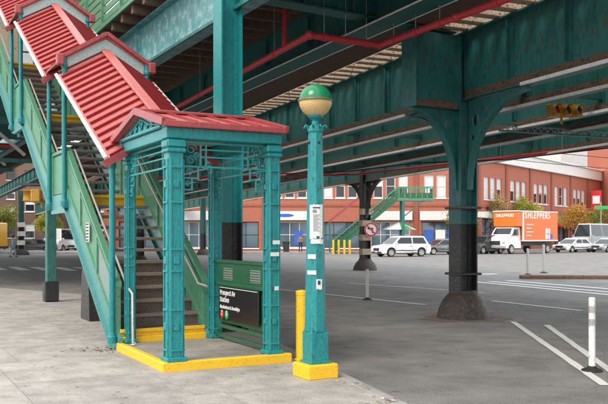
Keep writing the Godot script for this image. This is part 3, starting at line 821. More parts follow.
# ---------------------------------------------------------------- station platform beside the tracks
func platform() -> void:
	var at := Vector3(-1.3, 0, -14.0)
	girder("chalky platform girder with pale blue sky sheen put into its colour, on the stair side of the viaduct", at + Vector3(cos(deg_to_rad(28.0)), 0, -sin(deg_to_rad(28.0))) * 0.27, 28, -150, 16, 5.5, 6.52, M.chalky_sheen_teal, M.teal_dark, "", 6.0, Vector2.ZERO, M.chalky_sheen_teal)
	var t := thing("station_platform", "timber station platform with a mint green railing high above the stairs", "platform", at, 28)
	var joist := boxg(Vector3(1.9, 6.64, 0), Vector3(4.3, 0.2, 0.16), 0.008)
	var z := -95.0
	var k := 0
	while z < 14.0:
		part(t, "joist", joist, M.wood, Transform3D(Basis(), Vector3(0, 0, z)))
		z += 0.85
		k += 1
	for i in 16:
		part(t, "deck_board", boxg(Vector3(-0.2 + i * 0.27, 6.765, -68), Vector3(0.255, 0.05, 164)), M.wood)
	for i in 26:
		var zz := -38.0 + i * 1.7
		part(t, "railing_post", boxg(Vector3(-0.28, 7.42, zz), Vector3(0.07, 1.26, 0.07)), M.mint)
	for i in 6:
		part(t, "railing_board", boxg(Vector3(-0.235, 7.0 + i * 0.2, -22.0), Vector3(0.03, 0.15, 46)), M.mint)
	part(t, "fascia", boxg(Vector3(-0.31, 6.77, -22.0), Vector3(0.05, 0.1, 46)), M.mint)
	# station house at the head of the stairs
	var h := thing("station_house", "tan panelled station house with dark window frames at the top of the stairs", "building", Vector3(-1.56, 0, -9.82), 28)
	part(h, "wall", boxg(Vector3(0.6, 7.9, -18.2), Vector3(6.2, 3.2, 0.15)), M.tan_wall)
	for i in 9:
		part(h, "batten", boxg(Vector3(-2.2 + i * 0.75, 7.9, -18.1), Vector3(0.07, 3.1, 0.045)), M.tan_wall)
	for i in 4:
		var x := -1.85 + i * 1.5 + (0.0 if i < 2 else 0.35)
		var w := part(h, "window", boxg(Vector3(x, 7.75, -18.105), Vector3(0.95, 1.5, 0.06), 0.01), M.frame_dark)
		for a in 2:
			for b in 3:
				part(w, "pane", boxg(Vector3(x - 0.225 + a * 0.45, 7.27 + b * 0.48, -18.07), Vector3(0.38, 0.42, 0.02)), M.blind)
	part(h, "floor", boxg(Vector3(0.6, 6.27, -16.6), Vector3(4.2, 0.14, 3.6)), M.wood)
	part(h, "eave", boxg(Vector3(0.6, 9.6, -17.9), Vector3(6.6, 0.14, 1.2)), M.trim_red)

	var mz := thing("mezzanine", "dark steel underside of the station mezzanine beyond the head of the stairs", "station", Vector3(-1.56, 0, -9.82), 28)
	part(mz, "floor", boxg(Vector3(-1.2, 6.1, -43.6), Vector3(6.4, 0.12, 50.0)), M.teal_dark)
	for i in 4:
		part(mz, "longitudinal_beam", boxg(Vector3(-4.2 + i * 1.9, 5.78, -58.6), Vector3(0.16, 0.5, 79.6)), M.teal_dark)
	for i in 18:
		part(mz, "lower_strut", boxg(Vector3(-1.2, 4.3, -21.4 - i * 4.4), Vector3(6.4, 0.14, 0.1)), M.teal_dark)
		part(mz, "cross_beam", boxg(Vector3(-1.2, 5.42, -19.2 - i * 4.4), Vector3(6.6, 0.22, 0.2)), M.teal_dark)
		for x in [-4.1, 1.4]:
			part(mz, "knee_brace", barg(Vector3(x, 4.3, -19.2 - i * 4.4), Vector3(x + (1.3 if x < 0 else -1.3), 5.4, -19.2 - i * 4.4), 0.08, 0.1), M.galvanised)
	for i in 9:
		for x in [-4.1, 1.4]:
			part(mz, "support_post", boxg(Vector3(x, 2.6, -28.0 - i * 8.8), Vector3(0.26, 5.4, 0.26)), M.teal_dark)
	var rp := thing("red_pipe", "red pipe crossing under the station mezzanine", "pipe", Vector3(-1.56, 0, -9.82), 28)
	part(rp, "pipe_run", tubeg([Vector3(-4.4, 5.2, -25.0), Vector3(2.0, 5.2, -25.0)], 0.09, 8), M.red_pipe)
	for i in 3: part(rp, "hanger_rod", tubeg([Vector3(-4.0 + i * 2.4, 5.2, -25.0), Vector3(-4.0 + i * 2.4, 5.9, -25.0)], 0.015, 5), M.galvanised)

# ---------------------------------------------------------------- staircase: x across, -z up the flight, origin under the canopy's corner column
const FLIGHTS := [[0.0, 0.1, 12, 3.3, 2.22], [4.6, 2.32, 11, 3.3, 2.02], [9.2, 4.34, 11, 3.3, 2.02]]   # start, height, risers, run, rise
const Z0 := -1.98

func sloped(parent: Node, called: String, f: Array, x: float, th: float, lo: float, hi: float, l0: float, l1: float, m: Material) -> MeshInstance3D:   # plate between two lines parallel to the flight
	var s: float = f[4] / f[3]
	var p := PackedVector2Array()
	for q in [[l0, lo], [l1, lo], [l1, hi], [l0, hi]]:
		p.append(Vector2(Z0 - f[0] - q[0], f[1] + s * q[0] + q[1]))
	var g := G.new()
	g.extx(p, x - th / 2.0, x + th / 2.0)
	return part(parent, called, g, m)

func staircase() -> void:
	var o := Vector3(-1.56, 0, -9.82)
	var t := thing("station_staircase", "green steel staircase with brown treads climbing in three flights to the station", "staircase", o, 28)
	var tread := G.new()
	tread.cbox(Vector3(0.525, -0.022, -0.15), Vector3(1.27, 0.044, 0.31), 0.008)
	var nose := boxg(Vector3(0.525, -0.024, 0.006), Vector3(1.268, 0.052, 0.03), 0.006)
	var riser := boxg(Vector3(0.525, -0.115, -0.012), Vector3(1.27, 0.14, 0.012))
	var gi := 0
	for f in FLIGHTS:
		var run: float = f[3] / f[2]; var rise: float = f[4] / f[2]
		for k in int(f[2]):
			var at := Transform3D(Basis(), Vector3(0, f[1] + rise * (k + 1), Z0 - f[0] - run * k))
			var last: bool = k == int(f[2]) - 1
			if not last: part(t, "tread", tread, M.tread, at)
			part(t, "nosing", nose, M.yellow if last or (gi == 0 and k == 0) else M.tread_edge, at)
			if gi == 0 and k < 6 or last: part(t, "riser", riser, M.yellow if last or k == 0 and gi == 0 else M.tread, at)
		var ly: float = f[1] + f[4]
		var lz: float = Z0 - f[0] - f[3]
		if gi < 2:
			part(t, "landing", boxg(Vector3(0.525, ly - 0.05, lz - 0.655), Vector3(1.29, 0.09, 1.28)), M.tread)
			for x in [-0.13, 1.18]:
				part(t, "landing_beam", boxg(Vector3(x, ly - 0.14, lz - 0.65), Vector3(0.08, 0.34, 1.3)), M.stringer_teal)
				var bm: Material = M.mint
				part(t, "landing_panel", boxg(Vector3(x, ly + 0.4, lz - 0.65), Vector3(0.03, 0.7, 1.14)), bm)
				part(t, "landing_rail", boxg(Vector3(x, ly + 0.8, lz - 0.65), Vector3(0.08, 0.07, 1.3), 0.012), bm)
				for e in [0.06, 1.24]:
					part(t, "landing_post", boxg(Vector3(x, ly + 0.4, lz - e), Vector3(0.09, 0.8, 0.09), 0.01), bm)
		for x in [-0.13, 1.18]:
			var outer: Material = M.stringer_teal
			var bm: Material = M.mint
			var l1: float = f[3]
			var l0 := 0.0
			sloped(t, "stringer", f, x, 0.05, -0.20, 0.14, -0.1 if gi == 0 else 0.0, l1, outer)
			sloped(t, "stringer_flange", f, x, 0.16, -0.232, -0.2, -0.1 if gi == 0 else 0.0, l1, outer)
			sloped(t, "lower_moulding", f, x, 0.075, 0.14, 0.19, l0, l1, bm)
			sloped(t, "middle_moulding", f, x, 0.055, 0.66, 0.70, l0, l1, bm)
			sloped(t, "top_rail", f, x, 0.09, 0.78, 0.85, l0, l1, bm)
			for k in 3:
				var p0 := l0 + 0.05 + k * 1.1
				sloped(t, "panel", f, x, 0.02, 0.19, 0.66, p0 + 0.03, p0 + 1.03, M.mesh_grey if gi == 0 and k == 0 and x < 0 else bm)
				sloped(t, "baluster", f, x, 0.07, 0.19, 0.78, p0 - 0.04, p0 + 0.03, bm)
			var hr: float = x + (0.12 if x < 0 else -0.12)
			var s: float = f[4] / f[3]
			if gi == 0:
				var a := Vector3(hr, f[1] + 0.80, Z0 - f[0])
				if x < 0:
					part(t, "handrail", tubeg([Vector3(hr, f[1] + s * l1 + 0.80, Z0 - l1), a, Vector3(hr, f[1] + 0.7, Z0 + 0.28), Vector3(hr, f[1] + 0.0, Z0 + 0.30)], 0.019, 8), M.galvanised)
				else:
					part(t, "handrail", tubeg([Vector3(hr, f[1] + s * l1 + 0.80, Z0 - l1), a, Vector3(hr, f[1] + 0.78, Z0 + 0.34)], 0.019, 8), M.galvanised)
			else:
				part(t, "handrail", tubeg([Vector3(hr, f[1] + s * l1 + 0.80, Z0 - f[0] - l1), Vector3(hr, f[1] + 0.80, Z0 - f[0])], 0.019, 8), M.galvanised)
		gi += 1
	part(t, "first_step", boxg(Vector3(0.525, 0.13, Z0 + 0.02), Vector3(1.27, 0.1, 0.05), 0.008), M.yellow)
	# notice on the balustrade
	var n := Node3D.new(); n.name = "notice_plate"; t.add_child(n); n.position = Vector3(-0.18, 1.66, Z0 - 1.62); n.rotation_degrees = Vector3(0, -90, 0)
	part(n, "plate", boxg(Vector3(0, 0, 0), Vector3(0.2, 0.3, 0.008)), M.white_print)
	for k in 6:
		part(n, "print_line", boxg(Vector3(0, 0.125 - k * 0.05, 0.006), Vector3(0.16, 0.024, 0.004)), M.dark_print)
	# posts that carry the roofs
	for p in [[0.02, 0.1, 2.74], [3.2, 2.12, 4.72], [4.55, 2.12, 4.72], [7.8, 4.14, 6.74], [9.15, 4.14, 6.74], [12.4, 6.2, 8.8]]:
		for x in [-0.215, 1.265]:
			var g := G.new()
			g.lathe([Vector2(0.07, 0), Vector2(0.07, 0.09), Vector2(0.052, 0.11), Vector2(0.044, 0.16), Vector2(0.042, p[2] - p[1] - 0.2), Vector2(0.06, p[2] - p[1] - 0.17), Vector2(0.06, p[2] - p[1] - 0.13), Vector2(0.05, p[2] - p[1] - 0.1), Vector2(0.05, p[2] - p[1])], 12)
			part(t, "roof_post", g, M.teal_post, Transform3D(Basis(), Vector3(x, p[1], Z0 - p[0])))
			if p[1] > 0.5:
				part(t, "post_bracket", boxg(Vector3(x + (0.04 if x < 0 else -0.04), p[1] + 0.03, Z0 - p[0]), Vector3(0.13, 0.14, 0.13), 0.02), M.teal_post)
	# supports under the landings
	var c := thing("stair_column", "slim teal column on a black base carrying the upper landing", "column", Vector3(-6.18, 0, -20.0), 28)
	part(c, "shaft", boxg(Vector3(0, 2.2, 0), Vector3(0.23, 3.6, 0.23), 0.02), M.teal_dark)
	part(c, "base", boxg(Vector3(0, 0.25, 0), Vector3(0.34, 0.5, 0.34), 0.03), M.black_paint)
	part(c, "cap", boxg(Vector3(0, 4.04, 0), Vector3(1.5, 0.12, 0.4)), M.teal_old)
	var pr := G.new()
	pr.extx(PackedVector2Array([Vector2(0.36, 0), Vector2(-0.36, 0), Vector2(-0.26, 0.95), Vector2(0.26, 0.95)]), -0.3, 0.3)
	solo("stair_pier", pr, M.black_paint, "black battered pier under the first landing", "pier", Vector3(-3.92, 0.0, -15.8), 28)
	stair_roof(o)

func stair_roof(o: Vector3) -> void:
	var cx := 0.525
	var labels := ["red ribbed gable roof over the lowest flight of stairs", "red ribbed gable roof over the middle flight of stairs", "red ribbed gable roof over the top flight of stairs"]
	var runs := [[-0.15, 2.66, 3.25, 4.40, 4.68], [4.4, 4.56, 7.8, 6.36, 6.66], [9.0, 6.54, 12.4, 8.4, 8.7]]   # start, eave, end, eave, eave of the level roof beyond
	for i in 3:
		var r: Array = runs[i]
		var t := thing("stair_canopy", labels[i], "roof", o, 28)
		gable(t, cx, 0.86, 0.50, r[0], r[1], r[2], r[3], 15, true)
		# level roof over the landing, its boarded gable facing down the stairs
		gable(t, cx, 0.82, 0.49, r[2] - 0.05, r[4], r[2] + 1.3, r[4], 3, false)
		var g := G.new()
		g.ext(PackedVector2Array([Vector2(cx - 0.76, r[4] - 0.24), Vector2(cx + 0.76, r[4] - 0.24), Vector2(cx + 0.76, r[4] + 0.04), Vector2(cx, r[4] + 0.44), Vector2(cx - 0.76, r[4] + 0.04)]), Transform3D(Basis(), Vector3(0, 0, Z0 - r[2])), -0.02, 0.02)
		part(t, "gable_board", g, M.pediment)
		for s in [-1.0, 1.0]:
			part(t, "corner_block", boxg(Vector3(cx + s * 0.82, r[4] - 0.02, Z0 - r[2] + 0.1), Vector3(0.13, 0.2, 0.13), 0.02), M.trim_red)
			part(t, "barge_board", barg(Vector3(cx + s * 0.86, r[4] + 0.0, Z0 - r[2] + 0.09), Vector3(cx, r[4] + 0.53, Z0 - r[2] + 0.09), 0.05, 0.065, Vector3(0, 1, 0)), M.trim_red)
			part(t, "lower_barge_board", barg(Vector3(cx + s * 0.9, r[1] - 0.08, Z0 - r[0] + 0.02), Vector3(cx, r[1] + 0.47, Z0 - r[0] + 0.02), 0.05, 0.1, Vector3(0, 1, 0)), M.trim_red)

func gable(t: Node, cx: float, hw: float, rise: float, l0: float, y0: float, l1: float, y1: float, ribs: int, flash: bool) -> void:
	for s in [-1.0, 1.0]:
		var e0 := Vector3(cx + s * hw, y0, Z0 - l0); var e1 := Vector3(cx + s * hw, y1, Z0 - l1)
		var r0 := Vector3(cx, y0 + rise, Z0 - l0); var r1 := Vector3(cx, y1 + rise, Z0 - l1)
		var g := G.new()
		if s < 0: g.plate(e0, r0, r1, e1, 0.03)
		else: g.plate(r0, e0, e1, r1, 0.03)
		part(t, "roof_slope", g, M.roof_red)
		var up := (r0 - e0).cross(e1 - e0).normalized()
		if up.y < 0: up = -up
		for k in ribs + 1:
			var f := float(k) / ribs
			var a := e0.lerp(e1, f); var b := r0.lerp(r1, f)
			part(t, "roof_rib", barg(a.lerp(b, 0.06) + up * 0.024, b + up * 0.022, 0.036, 0.045, up), M.rib_red)
		if flash:
			part(t, "eave_flashing", barg(e0 + Vector3(s * 0.01, 0.012, 0), e1 + Vector3(s * 0.01, 0.012, 0), 0.06, 0.05, up, 0.01), M.flashing)
			for k in 6:
				var p := e0.lerp(e1, (k + 0.5) / 6.0)
				part(t, "flashing_joint", barg(p - (e1 - e0).normalized() * 0.012 + Vector3(s * 0.01, 0.013, 0), p + (e1 - e0).normalized() * 0.012 + Vector3(s * 0.01, 0.013, 0), 0.066, 0.056, up), M.galvanised)
	var dr := (Vector3(0, y1, -l1) - Vector3(0, y0, -l0)).normalized()
	part(t, "ridge_cap", barg(Vector3(cx, y0 + rise + 0.02, Z0 - l0 + 0.02), Vector3(cx, y1 + rise + 0.02, Z0 - l1), 0.17, 0.05, Vector3.RIGHT.cross(dr).normalized() * (1.0 if Vector3.RIGHT.cross(dr).y > 0 else -1.0), 0.012), M.roof_red)

# ---------------------------------------------------------------- entrance canopy
func kiosk_column(t: Node, x: float, z: float, w: float) -> void:
	var o := Node3D.new()
	o.name = "canopy_column"
	t.add_child(o, true)
	o.position = Vector3(x, 0.1, z)
	part(o, "shaft", boxg(Vector3(0, 1.3, 0), Vector3(w, 2.6, w), 0.012), M.teal)
	part(o, "plinth", boxg(Vector3(0, 0.03, 0), Vector3(w + 0.07, 0.06, w + 0.07), 0.012), M.teal)
	part(o, "capital", boxg(Vector3(0, 2.52, 0), Vector3(w + 0.05, 0.05, w + 0.07), 0.012), M.teal)
	part(o, "capital", boxg(Vector3(0, 2.60, 0), Vector3(w + 0.06, 0.10, w + 0.06), 0.02), M.teal)
	for k in 4:   # raised mouldings on the four faces
		var b := Basis(Vector3.UP, PI / 2.0 * k)
		for s in [-1.0, 1.0]:
			part(o, "moulding", boxg(Vector3(s * w * 0.36, 1.24, w / 2.0 + 0.007), Vector3(0.022, 2.36, 0.018), 0.005), M.teal, Transform3D(b, Vector3.ZERO))
		for y in [0.14, 0.62, 1.08, 1.34, 1.9, 2.32]:
			part(o, "band", boxg(Vector3(0, y, w / 2.0 + 0.010), Vector3(w * 0.84, 0.026, 0.026), 0.006), M.teal, Transform3D(b, Vector3.ZERO))
		for y in [0.42, 1.21, 2.12]:
			part(o, "boss", boxg(Vector3(0, y, w / 2.0 + 0.009), Vector3(w * 0.4, w * 0.5, 0.024), 0.008), M.teal, Transform3D(b, Vector3.ZERO))

func scroll(parent: Node, at: Vector3, along: Vector3, r: float, turns := 1.4) -> void:
	var pts := []
	for k in 20:
		var f := k / 19.0
		var a := TAU * turns * f
		var q := r * (1.0 - 0.75 * f)
		pts.append(at + along * cos(a) * q + Vector3.UP * sin(a) * q)
	part(parent, "scroll", tubeg(pts, 0.0085, 5), M.teal)

func lattice(t: Node, a: Vector3, b: Vector3) -> void:   # iron frieze hung between two columns below the eave
	var o := Node3D.new()
	o.name = "frieze"
	t.add_child(o, true)
	var d := (b - a).normalized()
	var ln := a.distance_to(b)
	for y in [2.73, 2.44]:
		part(o, "rail", barg(a + Vector3.UP * y, b + Vector3.UP * y, 0.018, 0.022), M.teal)
	for y in [2.65, 2.56]:
		part(o, "rail", barg(a + Vector3.UP * y + d * 0.24, b + Vector3.UP * y - d * 0.24, 0.016, 0.018), M.teal)
	for s in [0.24, 0.31, ln - 0.24, ln - 0.31]:
		part(o, "upright", barg(a + d * s + Vector3.UP * 2.44, a + d * s + Vector3.UP * 2.73, 0.018, 0.018, d), M.teal)
	for e in 2:
		var p := a if e == 0 else b
		var q := d if e == 0 else -d
		scroll(o, p + q * 0.12 + Vector3.UP * 2.65, q, 0.07)
		scroll(o, p + q * 0.12 + Vector3.UP * 2.52, q, 0.06)
		scroll(o, p + q * 0.19 + Vector3.UP * 2.58, -q, 0.035)
		part(o, "upright", barg(p + q * 0.21 + Vector3.UP * 2.28, p + q * 0.21 + Vector3.UP * 2.44, 0.018, 0.018, d), M.teal)
		part(o, "upright", barg(p + q * 0.13 + Vector3.UP * 2.16, p + q * 0.13 + Vector3.UP * 2.3, 0.018, 0.018, d), M.teal)
		part(o, "rail", barg(p + Vector3.UP * 2.3, p + q * 0.22 + Vector3.UP * 2.3, 0.016, 0.02), M.teal)
		part(o, "rail", barg(p + Vector3.UP * 2.16, p + q * 0.14 + Vector3.UP * 2.16, 0.016, 0.02), M.teal)
		scroll(o, p + q * 0.1 + Vector3.UP * 2.37, q, 0.05)
		scroll(o, p + q * 0.07 + Vector3.UP * 2.23, q, 0.04)

func entrance() -> void:
	var o := Vector3(-1.56, 0, -9.82)
	var t := thing("entrance_canopy", "teal cast iron entrance canopy with a low red gable roof before the stairs", "canopy", o, 28)
	kiosk_column(t, 0, 0, 0.185); kiosk_column(t, 1.3, 0, 0.155)
	kiosk_column(t, 0.02, -1.93, 0.11); kiosk_column(t, 1.3, -1.93, 0.14)
	for e in [[Vector3(-0.12, 2.83, 0), Vector3(1.40, 2.83, 0)], [Vector3(0, 2.83, -0.11), Vector3(0, 2.83, -1.87)], [Vector3(1.3, 2.83, -0.11), Vector3(1.3, 2.83, -1.87)], [Vector3(-0.12, 2.83, -1.98), Vector3(1.40, 2.83, -1.98)]]:
		part(t, "entablature", barg(e[0], e[1], 0.2, 0.14, Vector3.UP, 0.01), M.teal)
		part(t, "cornice", barg(e[0] + Vector3.UP * 0.095, e[1] + Vector3.UP * 0.095, 0.28, 0.05, Vector3.UP, 0.012), M.teal)
	lattice(t, Vector3(0.1, 0, 0), Vector3(1.21, 0, 0))
	lattice(t, Vector3(0, 0, -0.1), Vector3(0, 0, -1.87))
	lattice(t, Vector3(1.3, 0, -0.1), Vector3(1.3, 0, -1.87))
	# roof: ridge along x
	var y := 2.945
	for s in [-1.0, 1.0]:
		var ze: float = -0.965 + s * 1.13
		var g := G.new()
		if s > 0: g.plate(Vector3(-0.18, y, ze), Vector3(1.42, y, ze), Vector3(1.42, y + 0.26, -0.965), Vector3(-0.18, y + 0.26, -0.965), 0.035)
		else: g.plate(Vector3(1.42, y, ze), Vector3(-0.18, y, ze), Vector3(-0.18, y + 0.26, -0.965), Vector3(1.42, y + 0.26, -0.965), 0.035)
		part(t, "roof_slope", g, M.roof_red)
		part(t, "eave_board", barg(Vector3(-0.185, y - 0.02, ze), Vector3(1.425, y - 0.02, ze), 0.045, 0.075, Vector3.UP, 0.008), M.trim_red)
		for k in 6:
			var x := -0.05 + k * 0.28
			part(t, "roof_rib", barg(Vector3(x, y + 0.012, ze), Vector3(x, y + 0.272, -0.965), 0.04, 0.03), M.rib_red)
		for x in [-0.19, 1.43]:
			part(t, "barge_board", barg(Vector3(x, y - 0.005, ze + s * 0.02), Vector3(x, y + 0.265, -0.965), 0.045, 0.085), M.trim_red)
	part(t, "ridge_cap", barg(Vector3(-0.2, y + 0.28, -0.965), Vector3(1.44, y + 0.28, -0.965), 0.15, 0.04, Vector3.UP, 0.01), M.trim_red)
	for k in 5:
		part(t, "ceiling_board", boxg(Vector3(0.12 + k * 0.265, 2.91, -0.96), Vector3(0.255, 0.02, 1.8)), M.soffit)
	for x in [-0.1, 1.39]:
		var g := G.new()
		g.extx(PackedVector2Array([Vector2(0.06, 2.93), Vector2(-1.99, 2.93), Vector2(-0.965, 3.17)]), x, x + 0.02)
		var ped := part(t, "pediment", g, M.teal_post)
		if x < 0:   # scrollwork in the gable
			for q in [[-0.965, 3.03, 0.08], [-0.72, 2.99, 0.055], [-1.21, 2.99, 0.055], [-0.5, 2.97, 0.04], [-1.43, 2.97, 0.04]]:
				var pts := []
				for k in 18:
					var f := k / 17.0
					pts.append(Vector3(x - 0.012, q[1] + sin(TAU * 1.3 * f) * q[2] * (1.0 - 0.7 * f), q[0] + cos(TAU * 1.3 * f) * q[2] * (1.0 - 0.7 * f)))
				part(ped, "scroll", tubeg(pts, 0.014, 5), M.teal_post)
			part(ped, "leaf_rib", tubeg([Vector3(x - 0.01, 2.95, -0.2), Vector3(x - 0.012, 3.0, -0.6), Vector3(x - 0.012, 3.11, -0.965), Vector3(x - 0.012, 3.0, -1.33), Vector3(x - 0.01, 2.95, -1.73)], 0.014, 5), M.teal_post)
	# floor slab and its yellow kerb
	var fl := thing("entrance_landing", "raised concrete landing edged in yellow under the canopy", "landing", o, 28)
	part(fl, "floor", boxg(Vector3(0.675, 0.04, -0.945), Vector3(1.49, 0.115, 1.97)), M.landing)
	part(fl, "front_kerb", boxg(Vector3(0.675, 0.045, 0.085), Vector3(1.71, 0.13, 0.09), 0.014), M.yellow)
	part(fl, "side_kerb", boxg(Vector3(-0.125, 0.044, -0.965), Vector3(0.09, 0.128, 2.0), 0.014), M.yellow)
	part(fl, "inner_kerb", boxg(Vector3(1.475, 0.044, -0.965), Vector3(0.09, 0.128, 2.0), 0.014), M.yellow)
	# green side panel with the station sign
	var p := thing("side_panel", "green panelled screen between the canopy columns on the road side", "screen", o, 28)
	part(p, "board", boxg(Vector3(1.3, 1.06, -0.97), Vector3(0.035, 0.30, 1.66)), M.green)
	part(p, "top_rail", boxg(Vector3(1.3, 1.235, -0.97), Vector3(0.08, 0.05, 1.68), 0.01), M.green)
	part(p, "middle_rail", boxg(Vector3(1.3, 0.905, -0.97), Vector3(0.07, 0.05, 1.68), 0.01), M.green)
	part(p, "bottom_rail", boxg(Vector3(1.3, 0.30, -0.97), Vector3(0.06, 0.05, 1.68), 0.01), M.green)
	part(p, "foot_rail", boxg(Vector3(1.3, 0.16, -0.97), Vector3(0.05, 0.04, 1.68), 0.01), M.green)
	part(p, "backing", boxg(Vector3(1.31, 0.62, -0.97), Vector3(0.02, 0.52, 1.62)), M.green)
	for z in [-0.45, -1.38]:
		var gr := part(p, "vent", boxg(Vector3(1.277, 1.06, z), Vector3(0.012, 0.17, 0.3)), M.galvanised)
		for k in 5: part(gr, "slat", boxg(Vector3(1.268, 0.995 + k * 0.033, z), Vector3(0.01, 0.012, 0.28)), M.green)
	part(p, "brace", barg(Vector3(1.285, 0.16, -1.78), Vector3(1.285, 0.9, -2.5), 0.03, 0.05, Vector3.RIGHT), M.green)
	var s := thing("station_sign", "black station sign with white lettering and red and green discs on the green screen", "sign", o + Basis(Vector3.UP, deg_to_rad(28.0)) * Vector3(1.262, 0.65, -0.97), 28 - 90)
	part(s, "board", boxg(Vector3(0, 0, 0), Vector3(1.36, 0.47, 0.024), 0.006), M.sign_black)
	part(s, "stripe", boxg(Vector3(0, 0.215, 0.0135), Vector3(1.30, 0.008, 0.003)), M.white_print)
	text(s, "lettering", "Prospect Av", 0.07, M.white_print, Transform3D(Basis(), Vector3(-0.64, 0.085, 0.0135)))
	text(s, "lettering", "Station", 0.07, M.white_print, Transform3D(Basis(), Vector3(-0.64, -0.015, 0.0135)))
	text(s, "lettering", "Manhattan & Brooklyn", 0.047, M.white_print, Transform3D(Basis(), Vector3(-0.64, -0.1, 0.0135)))
	for k in 2:
		var d := G.new(); d.lathe([Vector2(0.062, 0), Vector2(0.062, 0.004), Vector2(0, 0.0045)], 24, Transform3D(Basis(Vector3.RIGHT, PI / 2.0), Vector3(-0.56 + k * 0.17, -0.165, 0.012)))
		part(s, "disc", d, [M.red_print, M.green_print][k])
		text(s, "numeral", ["2", "5"][k], 0.07, M.white_print, Transform3D(Basis(), Vector3(-0.56 + k * 0.17, -0.207, 0.017)), 0.003, true, HORIZONTAL_ALIGNMENT_CENTER)

# ---------------------------------------------------------------- buildings
func open_wall(parent: Node, called: String, w: float, h: float, holes: Array, th: float, m: Material) -> void:   # wall from x 0..w, y 0..h, outer face at z = 0, with real openings Rect2
	var xs := [0.0, w]; var ys := [0.0, h]
	for r: Rect2 in holes:
		for x in [r.position.x, r.end.x]:
			if not xs.has(x): xs.append(x)
		for y in [r.position.y, r.end.y]:
			if not ys.has(y): ys.append(y)
	xs.sort(); ys.sort()
	var g := G.new()
	for i in xs.size() - 1:
		for j in ys.size() - 1:
			var mid := Vector2(xs[i] + xs[i + 1], ys[j] + ys[j + 1]) / 2.0
			var inside := false
			for r: Rect2 in holes:
				if r.has_point(mid): inside = true
			if not inside:
				g.quad(Vector3(xs[i], ys[j], 0), Vector3(xs[i + 1], ys[j], 0), Vector3(xs[i + 1], ys[j + 1], 0), Vector3(xs[i], ys[j + 1], 0))
	for r: Rect2 in holes:
		var a := r.position; var b := r.end
		g.quad(Vector3(a.x, a.y, 0), Vector3(a.x, b.y, 0), Vector3(a.x, b.y, -th), Vector3(a.x, a.y, -th))
		g.quad(Vector3(b.x, b.y, 0), Vector3(b.x, a.y, 0), Vector3(b.x, a.y, -th), Vector3(b.x, b.y, -th))
		g.quad(Vector3(a.x, b.y, 0), Vector3(b.x, b.y, 0), Vector3(b.x, b.y, -th), Vector3(a.x, b.y, -th))
		g.quad(Vector3(b.x, a.y, 0), Vector3(a.x, a.y, 0), Vector3(a.x, a.y, -th), Vector3(b.x, a.y, -th))
	g.quad(Vector3(0, h, 0), Vector3(w, h, 0), Vector3(w, h, -th), Vector3(0, h, -th))
	g.quad(Vector3(0, 0, 0), Vector3(0, h, 0), Vector3(0, h, -th), Vector3(0, 0, -th))
	g.quad(Vector3(w, h, 0), Vector3(w, 0, 0), Vector3(w, 0, -th), Vector3(w, h, -th))
	part(parent, called, g, m)

func window(b: Node, r: Rect2, deep: float, frame: Material, glass: Material, cols := 1, rows := 2, blind := -1.0) -> void:
	var c := r.get_center()
	var w := Node3D.new()
	w.name = "window"
	b.add_child(w, true)
	w.position = Vector3(c.x, c.y, -deep)
	part(w, "pane", boxg(Vector3(0, 0, -0.03), Vector3(r.size.x, r.size.y, 0.02)), glass)
	for s in [-1.0, 1.0]:
		part(w, "frame", boxg(Vector3(s * (r.size.x / 2.0 - 0.045), 0, 0.01), Vector3(0.09, r.size.y, 0.07)), frame)
		part(w, "frame", boxg(Vector3(0, s * (r.size.y / 2.0 - 0.045), 0.01), Vector3(r.size.x - 0.18, 0.09, 0.07)), frame)
	for k in range(1, cols):
		part(w, "mullion", boxg(Vector3(-r.size.x / 2.0 + r.size.x * k / cols, 0, 0.005), Vector3(0.06, r.size.y - 0.18, 0.06)), frame)
	for k in range(1, rows):
		part(w, "transom", boxg(Vector3(0, -r.size.y / 2.0 + r.size.y * k / rows, 0.004), Vector3(r.size.x - 0.18, 0.055, 0.055)), frame)
	if blind > 0.0:
		part(w, "blind", boxg(Vector3(0, r.size.y * (0.5 - blind / 2.0), -0.012), Vector3(r.size.x - 0.16, r.size.y * blind, 0.012)), M.blind)
	part(w, "sill", boxg(Vector3(0, -r.size.y / 2.0 - 0.06, deep - 0.02), Vector3(r.size.x + 0.15, 0.12, 0.18)), M.stone_white)

func triple(b: Node, holes: Array, spots: Array, x: float, y: float, w: float, h: float, gap: float) -> void:
	for k in 3:
		var r := Rect2(x - (w * 3 + gap * 2) / 2.0 + k * (w + gap), y, w, h)
		holes.append(r); spots.append(r)

